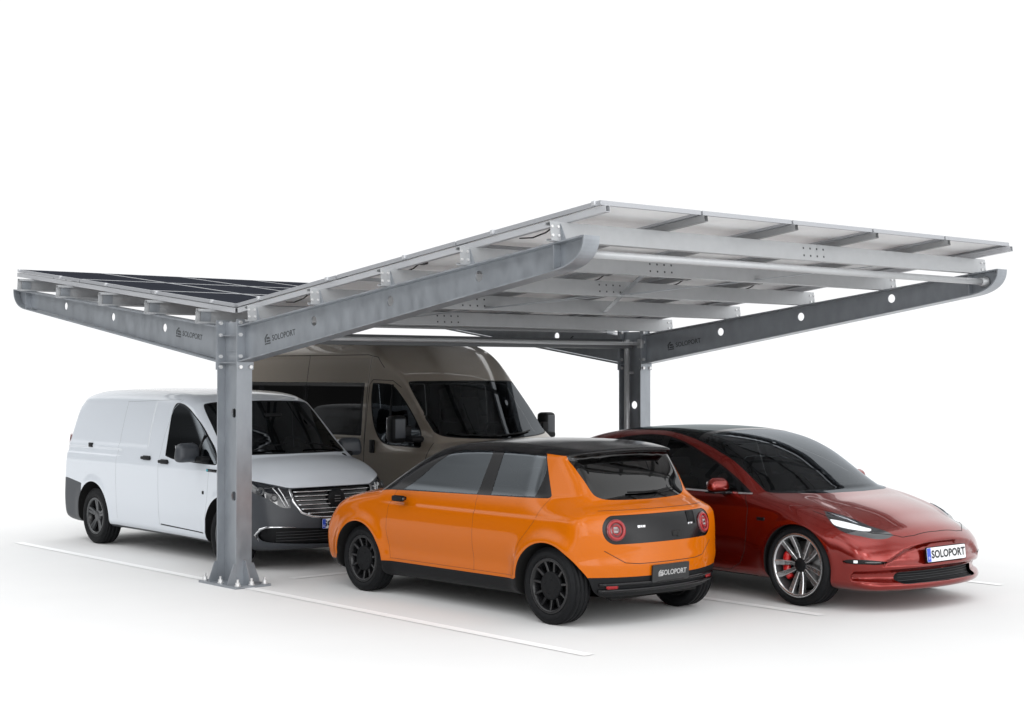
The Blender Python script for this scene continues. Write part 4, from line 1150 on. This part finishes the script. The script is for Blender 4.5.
    g_ = B.part('grille', [GRILLE], M['black_gloss'], root, -.02)
    sl = MB()
    for i in range(6):
        z = .572+i*.043; yy = np.interp(z, [.55,.60,.69,.83], [.30,.40,.455,.475])
        P, N = B.project([(y, z) for y in np.linspace(-yy, yy, 28)], 'front'); sl.tube([Vector(p)+Vector(n)*.0 for p, n in zip(P, N)], .0068, 6)
    sl.build('grille_slats', M['chrome'], g_)
    fr = MB()
    P, N = B.project([(y, z) for y, z in [(.500,.815),(.483,.69),(.412,.580),(.305,.538),(.20,.526),(0,.518)]+[(-y, z) for y, z in [(.20,.526),(.305,.538),(.412,.580),(.483,.69),(.500,.815)]]], 'front')
    fr.tube([Vector(p)+Vector(n)*.004 for p, n in zip(P, N)], .016, 8); fr.build('grille_surround', M['chrome'], g_)
    P, N = B.project([(0,.705)], 'front'); p = Vector(P[0])
    em = MB(); em.lathe([(0,.024),(.085,.022),(.100,.012),(.102,-.01)], 36, 'x', (p.x, 0, .705)); eo = em.build('round_emblem', M['black_mat'], g_)
    for z in (.735,.705,.680):
        e2 = MB(); e2.bbox((p.x+.024, 0, z), (.004,.075-.3*abs(z-.705),.008), .001, 1); e2.build('emblem_bar', M['disc'], eo)
    inn = B.part('intake', [INTAKE], M['black_mat'], root, -.03)
    ms = MB()
    for i in range(4):
        P, N = B.project([(y, .300+i*.030) for y in np.linspace(-.66,.66,24)], 'front'); ms.tube([Vector(p)-Vector(n)*.025 for p, n in zip(P, N)], .004, 5)
    ms.build('intake_slats', M['dark_steel'], inn)
    for sg in (1,-1):
        ch = MB(); P, N = B.project([(sg*y, z) for y, z in ((.48,.436),(.62,.444),(.745,.446),(.785,.425),(.808,.363),(.785,.305))], 'front'); ch.tube([Vector(p)+Vector(n)*.002 for p, n in zip(P, N)], [.006,.009,.012,.014,.013,.006], 6); ch.build('chrome_trim', M['chrome'], bm_)
    P, N = B.project([(0,.462)], 'front'); p = Vector(P[0])
    number_plate(root, Matrix.Translation(p+Vector((.014,0,0))) @ Matrix(((0,0,1),(1,0,0),(0,1,0))).to_4x4(), .43, .098, 'SOLOPORT', True, .080)
    for cx in (fx, rx):
        for sg in (1,-1):
            wheel_well(root, B, cx, zc+.02, R, .86, sg); make_wheel(root, cx, sg*.760, .322, .215, .218, 'van')
    gp = MB()
    for sg in (1,-1):
        for pl in (T([(-2.50,.34),(-2.50,1.0),(-2.46,1.30),(-2.38,1.60),(-2.25,1.70)]), T([(-3.48,.34),(-3.48,1.0),(-3.47,1.66)]), T([(-1.52,.32),(-1.46,.70),(-1.42,1.02)]), T([(-3.48,1.66),(-2.3,1.70)]), T([(-2.48,.335),(-1.53,.318)])):
            B.ribbon(gp, pl, 'side', .004, .0006, sg)
    gp.build('shut_lines', mat('soft_gap', (.30,.32,.34), .8), body)
    bl = MB()
    for sg in (1,-1): B.ribbon(bl, T([(-2.47,.345),(-1.56,.318)]), 'side', .012, .001, sg)
    bl.build('sill_line', M['black_mat'], body)
    sgl = -1
    for sg in (1,-1):
        for u, z in ((-2.77,1.052),(-2.37,1.027)):
            P, N = B.project(T([(u,z)]), 'side', sg); p = Vector(P[0])
            hdl = MB(); hdl.bbox(p+Vector((0, sg*.016, 0)), (.21,.022,.034), .010, 3); hdl.bbox(p, (.16,.012,.05), .005, 2); hdl.build('door_handle', M['black_mat'], root)
        P, N = B.project(T([(-4.16,1.147)]), 'side', sg); fl = MB(); fl.bbox(Vector(P[0]), (.10,.018,.052), .006, 2); fl.build('rail_cap', M['black_mat'], root)
        P, N = B.project(T([(-1.54,.742)]), 'side', sg); fl = MB(); fl.bbox(Vector(P[0]), (.034,.016,.036), .008, 3); fl.build('parking_sensor', M['black_mat'], root)
        P, N = B.project(T([(-1.37,.978)]), 'side', sg); fl = MB(); fl.bbox(Vector(P[0]), (.20,.012,.030), .004, 2); fo = fl.build('wing_badge', M['black_gloss'], root)
        f2 = MB(); f2.bbox(Vector(P[0])+Vector((-.082, sg*.004, 0)), (.03,.008,.024), .003, 2); f2.build('badge_inlay', mat('teal_inlay', (.02,.35,.42), .4), fo)
        p = Vector((X(-1.62), sg*.90, 1.13))
        mr = MB(); mr.bbox(p+Vector((0, sg*.13, .03)), (.15,.30,.20), .06, 4, Matrix.Rotation(-.22*sg, 3, 'Z'), taper=(.8,.86)); q = mr.build('wing_mirror', M['grey_plastic'], root)
        fo = MB(); fo.bbox(p+Vector((.07, sg*-.02, -.04)), (.22,.16,.06), .02, 2); fo.build('mirror_foot', M['black_mat'], q)
        mg = MB(); mg.bbox(p+Vector((-.073, sg*.13, .03)), (.004,.22,.15), .0015, 1, Matrix.Rotation(-.22*sg, 3, 'Z')); mg.build('mirror_glass', M['chrome'], q)
        P, N = B.project([(1.09,1.05),(1.11,1.18),(1.135,1.335)], 'side', sg); dv = MB(); dv.tube([Vector(p)-Vector(n)*.002 for p, n in zip(P, N)], .022, 6); dv.build('quarter_light_post', M['black_mat'], root)
        wt = MB(); P, N = B.project([(X(-1.20+.0*k), sg*(.12+.055*k)) for k in range(10)], 'top'); wt.tube([Vector(p)+Vector((.07-.008*k,0,.012)) for k, p in enumerate(P)], .008, 6); wt.build('wiper', M['black_mat'], root)
        tl = MB(); P, N = B.project([(sg*.79, z) for z in np.linspace(.80,1.25,8)], 'rear'); tl.tube([Vector(p)+Vector((.012,0,0)) for p in P], .035, 8); tl.build('tail_light', M['lamp_red_dark'], root)
    # cabin
    for y in (.40,-.40): seat(root, X(-2.25), y, .56, .50)
    bh = MB(); bh.bbox((X(-2.85), 0, 1.0), (.04,1.40,1.30), .02, 2); bh.build('bulkhead', M['trim'], root)
    dm = MB(); dm.bbox((X(-1.42), 0, 1.02), (.55,1.40,.20), .06, 3); dm.bbox((X(-1.9),0,.42), (1.6,1.4,.06), .01, 1); dm.build('dashboard', M['trim'], root)
    steering(root, X(-1.74), .40, 1.12, .19, .6)
    rm = MB(); rm.bbox((X(-1.62), .02, 1.52), (.03,.22,.07), .012, 2); rm.build('rear_view_mirror', M['black_mat'], root)
    return root, B

# ================================================================== grey-brown high-roof minibus (forward = +U)
def car_ducato():
    U0, YC = -2.75, 4.075
    root = thing('high_roof_minibus', 'tall grey-brown minibus with dark side windows and raised roof', 'minibus', (U0, YC, 0), 0)
    X = lambda u: u-U0
    T = lambda pts: [(X(p[0]),)+tuple(p[1:]) for p in pts]
    prof = cr(T([(-5.1,.25,'c'),(-5.38,.30),(-5.42,.45),(-5.42,1.0),(-5.40,1.8),(-5.36,2.2),(-5.25,2.39),(-5.0,2.44),(-4.0,2.46),(-3.0,2.455),(-2.5,2.43),(-2.2,2.375),(-1.96,2.27),(-1.66,2.06),(-1.42,1.85),(-1.02,1.465),(-.76,1.225,'c'),
                 (-.50,1.14),(-.26,1.02),(-.12,.86),(-.06,.70),(-.02,.50),(-.02,.36),(-.08,.27),(-.3,.24,'c'),(-2,.25,'c')]), 6, True)
    fx, rx, zc, R = X(-1.00), X(-4.45), .335, .40
    B = Body(prof, wz=[(.2,.96),(.3,1.0),(.5,1.02),(.9,1.025),(1.2,1.015),(1.6,.985),(1.9,.955),(2.1,.925),(2.2,.905),(2.26,.885),(2.46,.80)],
             hw=1.025, bowF=[(0,.30),(.8,.30),(1.2,.20),(1.5,.15),(2.4,.14)], bowR=[(0,.05),(2.4,.05)], crown=[(0,0),(1,.02),(1.3,.06),(2.0,.05),(2.4,.08)],
             tF=[(X(-1.6),1.0,.10)], tR=[], k=lambda x, z: .038+.05*(1-sstep(.5,.95,x)), h=.026, wheels=[(fx,zc,R),(rx,zc,R)], flare=.012,
             wmod=lambda x, z: -.010*sstep(.03,-.03, np.maximum(np.abs(x-X(-3.75))-1.62, np.abs(z-2.02)-.17))-.135*sstep(X(-2.15),X(-1.45),x)*sstep(1.05,1.35,z))
    BROWN, BAND, SIDE, DOORW, WIND, SEAL, HOLE, GREY = range(8)
    B.region(GREY, lambda x, y, z: z-np.interp(x+U0, [-5.5,-.9,-.6,.1], [.36,.36,.62,.66]))
    band = np.array(T([(-5.2,1.245),(-2.225,1.245),(-2.205,1.26),(-2.205,1.860),(-2.225,1.872),(-5.2,1.872)]))
    B.region(BAND, poly_region(band), side_cond(.5))
    for a, b in ((-3.38,-2.255),(-4.40,-3.50),(-5.12,-4.52)):
        wn = cr(T([(a,1.275),(b-.0,1.275),(b+.0,1.845),(a,1.845)]), 1, True)
        wn = np.array(T([(a,1.30),(a+.025,1.275),(b-.025,1.275),(b,1.30),(b,1.82),(b-.025,1.845),(a+.025,1.845),(a,1.82)]))
        B.region(SIDE, poly_region(wn), side_cond(.5))
    dw = cr([(1.605,1.155,'c'),(1.30,1.160),(.98,1.180),(.83,1.28),(.745,1.47),(.705,1.70),(.712,1.855,'c'),(.85,1.852),(.985,1.832),(1.12,1.715),(1.40,1.43)], 6, True)
    B.region(SEAL, lambda x, y, z: poly_sdf(x, z, dw)-.016, side_cond(.5))
    B.region(DOORW, poly_region(dw), side_cond(.5))
    ws = cr([(0,1.235,'c'),(.50,1.255),(.74,1.275),(.815,1.30),(.83,1.34),(.825,1.50),(.800,1.85),(.78,1.878),(.5,1.884),(0,1.886,'c')], 5)
    B.region(SEAL, lambda x, y, z: poly_sdf(np.abs(y), z, ws)-.012, lambda P, N: (P[:,0] > X(-2.0)) & (N[:,0] > .3))
    B.region(WIND, poly_region(ws, 'front'), lambda P, N: (P[:,0] > X(-2.0)) & (N[:,0] > .3))
    for cx in (fx, rx):
        B.region(HOLE, lambda x, y, z, cx=cx: np.hypot(x-cx, z-zc-.02)-R, lambda P, N: np.abs(P[:,1]) > .62)
    body = B.part('body', [BROWN], M['brown'], root)
    B.part('bumper', [GREY], M['grey_plastic'], root)
    B.part('window_band', [BAND], M['black_gloss'], root)
    B.part('window_seal', [SEAL], M['black_mat'], body)
    B.part('windscreen', [WIND], M['glass_dark'], root, -.001)
    keep = B.reg.copy(); c = B.V[B.T].mean(1)
    for sg in (1,-1):
        for lo, hi in ((-3.45,-2.2),(-4.46,-3.45),(-5.3,-4.46)):
            m = (keep == SIDE) & (np.sign(c[:,1]) == sg) & (c[:,0] > X(lo)) & (c[:,0] < X(hi)); B.reg = np.where(m, 50, np.where(keep == SIDE, 51, keep)); B.part('side_window', [50], M['glass_tint'], root, -.002)
        m = (keep == DOORW) & (np.sign(c[:,1]) == sg); B.reg = np.where(m, 50, np.where(keep == DOORW, 51, keep)); B.part('door_window', [50], M['glass_clear'], root, -.002)
    B.reg = keep
    for cx in (fx, rx):
        for sg in (1,-1):
            wheel_well(root, B, cx, zc+.02, R, 1.0, sg); make_wheel(root, cx, sg*.89, .335, .215, .215, 'steel')
    gp = MB()
    for sg in (1,-1):
        for pl in (T([(-2.14,.40),(-2.14,1.90),(-2.13,2.19)]), T([(-3.44,.40),(-3.44,2.21)]), [(.60,.45),(.61,1.0),(.635,1.60),(.650,1.86),(.70,1.91),(.99,1.90),(1.12,1.82)], T([(-1.05,.90),(-.98,1.10),(-.96,1.20)]), T([(-5.2,2.205),(-2.2,2.205),(-2.02,2.175),(-1.90,2.05)])):
            B.ribbon(gp, pl, 'side', .007, .0008, sg)
    gp.build('shut_lines', M['gap'], body)
    tr = MB()
    for sg in (1,-1): B.ribbon(tr, T([(-5.2,1.232),(-2.2,1.232)]), 'side', .02, .002, sg)
    tr.build('waist_moulding', mat('pale_moulding', (.36,.33,.28), .35, 0, .5), body)
    for sg in (1,-1):
        for u in (-2.31,-1.97):
            P, N = B.project(T([(u,1.13)]), 'side', sg); p = Vector(P[0]); h = MB(); h.bbox(p+Vector((0, sg*.012, 0)), (.085,.030,.155), .014, 3); h.build('door_handle', M['black_mat'], root)
        P, N = B.project(T([(-1.76,1.18),(-1.76,1.50),(-1.755,1.855)]), 'side', sg); dv = MB(); dv.tube([Vector(p)-Vector(n)*.001 for p, n in zip(P, N)], .014, 6); dv.build('quarter_light_post', M['black_mat'], root)
        p = Vector((X(-1.30), sg*1.00, 1.32)); q0 = p+Vector((-.02, sg*.155, .03))
        mr = MB(); mr.bbox(q0, (.17,.20,.31), .05, 4, Matrix.Rotation(.12*sg, 3, 'Z')); q = mr.build('wing_mirror', M['black_mat'], root)
        cap_ = MB(); cap_.bbox(q0+Vector((.074,sg*.008,.01)), (.03,.135,.225), .012, 3, Matrix.Rotation(.12*sg, 3, 'Z')); cap_.build('mirror_cap', M['grey_plastic'], q)
        ar = MB(); ar.bbox(p+Vector((.10, sg*.02, -.08)), (.24,.16,.07), .025, 3); ar.bbox(p+Vector((.05, sg*.06, .0)), (.05,.10,.14), .015, 2); ar.build('mirror_arm', M['black_mat'], q)
        mg = MB(); mg.bbox(q0+Vector((-.085,0,.01)), (.004,.15,.24), .0015, 1, Matrix.Rotation(.12*sg, 3, 'Z')); mg.build('mirror_glass', M['chrome'], q)
        wt = MB(); P, N = B.project([(sg*y-.25 if sg > 0 else y*sg+.0, z) for y, z in ((.05,1.250),(.3,1.262),(.55,1.275),(.72,1.30))], 'front'); wt.tube([Vector(p_)+Vector(n_)*.015 for p_, n_ in zip(P, N)], .010, 6); wt.build('wiper', M['black_mat'], root)
        hl = MB(); P, N = B.project([(sg*.78,.88)], 'front'); p, n = Vector(P[0]), Vector(N[0]); hl.bbox(p, (.05,.26,.36), .02, 3, n.to_track_quat('X','Z').to_matrix()); hl.build('headlight', M['lamp_clear'], root)
    # cabin
    for y in (.55,-.55): seat(root, X(-2.05), y, .72, .52)
    for r in range(3):
        for y in (.62,.08,-.60):
            seat(root, X(-2.95-r*.85), y, .62, .44)
    dm = MB(); dm.bbox((X(-1.12), 0, 1.10), (.60,1.60,.20), .07, 3); dm.bbox((X(-3.0),0,.42), (4.4,1.7,.06), .01, 1); dm.build('dashboard', M['trim'], root)
    steering(root, X(-1.50), .55, 1.24, .20, .8)
    rm = MB(); rm.bbox((X(-1.42), 0, 1.74), (.03,.24,.08), .012, 2); rm.build('rear_view_mirror', M['black_mat'], root)
    return root, B
for fn in (car_honda, car_tesla, car_van, car_ducato): fn()

# ------------------------------------------------------------------ separate pieces become objects of their own
def split_pieces(o, gap=.004):
    me = o.data; n = len(me.vertices); par = list(range(n))
    def find(a):
        while par[a] != a: par[a] = par[par[a]]; a = par[a]
        return a
    for e in me.edges:
        a, b = find(e.vertices[0]), find(e.vertices[1])
        if a != b: par[a] = b
    co_ = np.empty(n*3, np.float32); me.vertices.foreach_get('co', co_); co_ = co_.reshape(-1, 3)
    root_ = np.array([find(i) for i in range(n)]); ids = list(np.unique(root_))
    bb = {i: (co_[root_ == i].min(0)-gap, co_[root_ == i].max(0)+gap) for i in ids}
    grp = {i: i for i in ids}
    def gf(a):
        while grp[a] != a: a = grp[a]
        return a
    for i in range(len(ids)):
        for j in range(i):
            A, B_ = bb[ids[i]], bb[ids[j]]
            if (A[0] < B_[1]).all() and (B_[0] < A[1]).all(): grp[gf(ids[i])] = gf(ids[j])
    roots = sorted({gf(i) for i in ids})
    if len(roots) < 2: return
    vg = np.array([roots.index(gf(r)) for r in root_])
    kids = [c for c in bpy.data.objects if c.parent == o]
    for k in range(len(roots)):
        bm = bmesh.new(); bm.from_mesh(me); bm.verts.ensure_lookup_table()
        bmesh.ops.delete(bm, geom=[v for v in bm.verts if vg[v.index] != k], context='VERTS')
        m2 = bpy.data.meshes.new(o.name.split('.')[0]); bm.to_mesh(m2); bm.free()
        m2.materials.append(me.materials[0])
        q = bpy.data.objects.new(o.name.split('.')[0], m2); C.objects.link(q); q.parent = o.parent; q.matrix_basis = o.matrix_basis.copy()
        if k == 0:
            for c in kids: c.parent = q
    nm = o.name; bpy.data.objects.remove(o)
for o in list(bpy.data.objects):
    if o.type == 'MESH' and o.name.split('.')[0] in ('gusset', 'pipe_clip', 'panel_clamp', 'tube_flange', 'joint_bolt', 'door_handle', 'window_band', 'joint_plate', 'chrome_trim', 'waist_moulding', 'sill_line', 'cleat', 'stiffener', 'roof_seal', 'reversing_lamp', 'light_strip', 'light_ring'):
        split_pieces(o)

# ------------------------------------------------------------------ camera, light
cam = bpy.data.cameras.new('camera'); co = link('camera', cam)
co.location = (12.6165, -7.6489, 2.0)
cam.sensor_width = 36; cam.sensor_fit = 'HORIZONTAL'; cam.lens = 54.0; cam.clip_end = 2000; cam.clip_start = .1
co.rotation_euler = (PI/2+math.radians(.746), 0, math.atan2(.74928, .66213))
sc = bpy.context.scene; sc.camera = co

w = bpy.data.worlds.new('World'); sc.world = w; w.use_nodes = True
nt = w.node_tree; bg = nt.nodes['Background']; L = nt.links.new
tc = nt.nodes.new('ShaderNodeTexCoord')
def dotn(v):
    d = nt.nodes.new('ShaderNodeVectorMath'); d.operation = 'DOT_PRODUCT'
    L(tc.outputs['Generated'], d.inputs[0]); d.inputs[1].default_value = Vector(v).normalized(); return d.outputs['Value']
def rng(v, a, b, c, d):
    m = nt.nodes.new('ShaderNodeMapRange'); m.interpolation_type = 'SMOOTHSTEP'
    m.inputs['From Min'].default_value = a; m.inputs['From Max'].default_value = b
    m.inputs['To Min'].default_value = c; m.inputs['To Max'].default_value = d
    L(v, m.inputs['Value']); return m.outputs['Result']
def op(a, b, o):
    m = nt.nodes.new('ShaderNodeMath'); m.operation = o
    for i, q in enumerate((a, b)):
        if isinstance(q, (int, float)): m.inputs[i].default_value = q
        else: L(q, m.inputs[i])
    return m.outputs[0]
# world light shaped by direction: white behind, to the right and overhead; dark towards the low front
back = rng(dotn((-.25, .97, 0)), -.15, .42, 0., 1.)
right = rng(dotn((1, -.1, 0)), .35, .85, 0., 1.)
high = rng(dotn((0, 0, 1)), .12, .62, 0., 1.)
side = op(op(back, ENV_BACK, 'MULTIPLY'), op(right, ENV_RIGHT, 'MULTIPLY'), 'MAXIMUM')
side = op(side, ENV_FRONT_LOW, 'MAXIMUM')
nz = nt.nodes.new('ShaderNodeTexNoise'); nz.inputs['Scale'].default_value = 2.6; nz.inputs['Detail'].default_value = 5
L(tc.outputs['Generated'], nz.inputs['Vector'])
refl_noise = rng(nz.outputs['Fac'], .36, .62, .35, 1.6)          # noise added to break up reflections away from the white back
refl_noise = op(op(refl_noise, op(1., back, 'SUBTRACT'), 'MULTIPLY'), back, 'ADD')
lev = op(op(side, op(1., high, 'SUBTRACT'), 'MULTIPLY'), op(high, ENV_TOP, 'MULTIPLY'), 'ADD')
lev = op(lev, refl_noise, 'MULTIPLY')
L(lev, bg.inputs['Strength']); bg.inputs['Color'].default_value = (.985, .992, 1., 1)

def area(name, loc, target, size, power, color=(1,1,1), spread=None):
    l = bpy.data.lights.new(name, 'AREA'); l.shape = 'RECTANGLE'; l.size, l.size_y = size; l.energy = power; l.color = color
    o = link(name, l, None, loc); d = Vector(target)-Vector(loc)
    o.rotation_euler = d.to_track_quat('-Z', 'Y').to_euler(); return o
for a in AREAS: area(*a)

sc.view_settings.view_transform = 'Standard'; sc.view_settings.look = 'None'
sc.view_settings.exposure = EXPOSURE; sc.view_settings.gamma = 1
sc.cycles.use_denoising = True
sc.cycles.max_bounces = 10; sc.cycles.transparent_max_bounces = 24
sc.cycles.sample_clamp_indirect = 6
